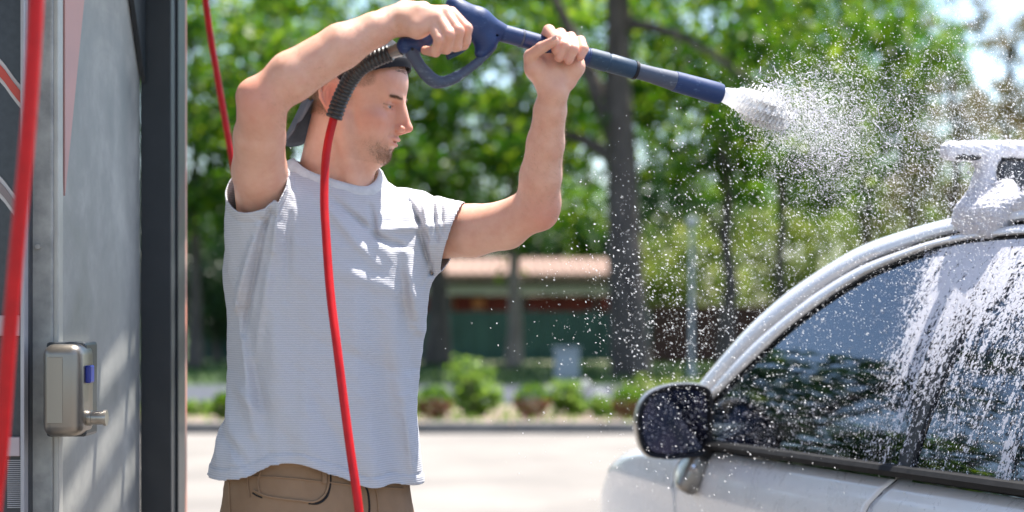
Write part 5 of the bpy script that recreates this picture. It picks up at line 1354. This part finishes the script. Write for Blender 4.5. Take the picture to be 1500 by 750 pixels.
emit(26000, P(1150,150,3.48), P(1460,300,4.0), .04, .17, .0003, .0007, 2, .8, 9, (1,1.2,1))
# thin strands between the holes of the breaking sheet
strandV = []; C = np.concatenate(Ds); Rr = np.concatenate(Rs); n = len(C)
dirn = jd*.9+np.array([0,0,-.45])+rng.normal(size=(n,3))*.45; dirn /= np.linalg.norm(dirn,axis=1)[:,None]
sq = np.stack([rng.uniform(.6,1.1,n), rng.uniform(.6,1.1,n), rng.uniform(.8,2.6,n)],1)
mdrop = add_specks(C, Rr, sq, dirn)
m, nt, bs = newmat('airborne_foam'); bs.inputs['Base Color'].default_value = (.92,.91,.92,1); bs.inputs['Roughness'].default_value = .35
tr_ = N(nt,'ShaderNodeBsdfTranslucent'); tr_.inputs[0].default_value = (.93,.93,.93,1); mx = N(nt,'ShaderNodeMixShader'); mx.inputs[0].default_value = .62
L(nt, bs.outputs[0], mx.inputs[1]); L(nt, tr_.outputs[0], mx.inputs[2]); L(nt, mx.outputs[0], nt.nodes['Material Output'].inputs[0]); m_air = m
jr_ = empty('foam_spray', AX1, label='white foam jet bursting from the blue nozzle into drifting droplets', cat='foam spray', kind='stuff')
JI = Matrix.Translation(-jr_.location)
o = link('jet', mesh_np('jet', V6, F6), m_air, jr_); o.matrix_parent_inverse = JI
o = link('droplets', mdrop, m_air, jr_, kind='stuff'); o.matrix_parent_inverse = JI
b = MB()
for i in range(150):
    t = rng.random(); p = P(1120,140,3.46)+(P(1215,175,3.55)-P(1120,140,3.46))*t+rng.normal(size=3)*(.02+.028*t); d_ = jd*1.0+rng.normal(size=3)*.8; d_ /= np.linalg.norm(d_); l_ = rng.uniform(.008,.028)
    q_ = [p, p+d_*l_*.5+rng.normal(size=3)*l_*.2, p+d_*l_]; b.tube(spline(q_,3), [.0006,.0009,.0012,.001,.0012,.0008,.0005][:len(spline(q_,3))], 5)
o = b.build('foam_threads', m_jet, jr_, smooth=True, kind='stuff'); o.matrix_parent_inverse = JI
# ================================================================== light, sky, camera
w = bpy.data.worlds.new('World'); sc.world = w; w.use_nodes = True; nt = w.node_tree
sky = N(nt, 'ShaderNodeTexSky'); sky.sky_type = 'NISHITA'; sky.sun_disc = False
S = Vector((SUN[0], SUN[1], SUN[2])).normalized()
sky.sun_elevation = math.asin(S.z); sky.sun_rotation = math.atan2(S.x, S.y)
sky.air_density = 1.0; sky.dust_density = 1.0; sky.ozone_density = 1.0
bg = nt.nodes['Background']; bg.inputs[1].default_value = .12; L(nt, sky.outputs[0], bg.inputs[0])
ld = bpy.data.lights.new('sun', 'SUN'); ld.energy = 5; ld.angle = math.radians(.6); ld.color = (1, .95, .87)
lo = bpy.data.objects.new('sun', ld); COL.objects.link(lo); lo.rotation_euler = S.to_track_quat('Z', 'Y').to_euler(); lo.location = (2, 4, 8)
cd = bpy.data.cameras.new('camera'); cam = bpy.data.objects.new('camera', cd); COL.objects.link(cam); sc.camera = cam
cam.location = (0, 0, CAMZ); cam.rotation_euler = (PI/2, 0, 0)
cd.sensor_width = 36; cd.lens = 60; cd.shift_y = (460-375)/1500; cd.clip_start = .05; cd.clip_end = 2000
cd.dof.use_dof = True; cd.dof.focus_distance = 3.5; cd.dof.aperture_fstop = 2.4
sc.view_settings.view_transform = 'Standard'; sc.view_settings.look = 'None'; sc.view_settings.exposure = EXPO; sc.view_settings.gamma = 1
sc.cycles.max_bounces = 10; sc.cycles.transparent_max_bounces = 24; sc.cycles.use_denoising = True
sc.cycles.sample_clamp_indirect = 8
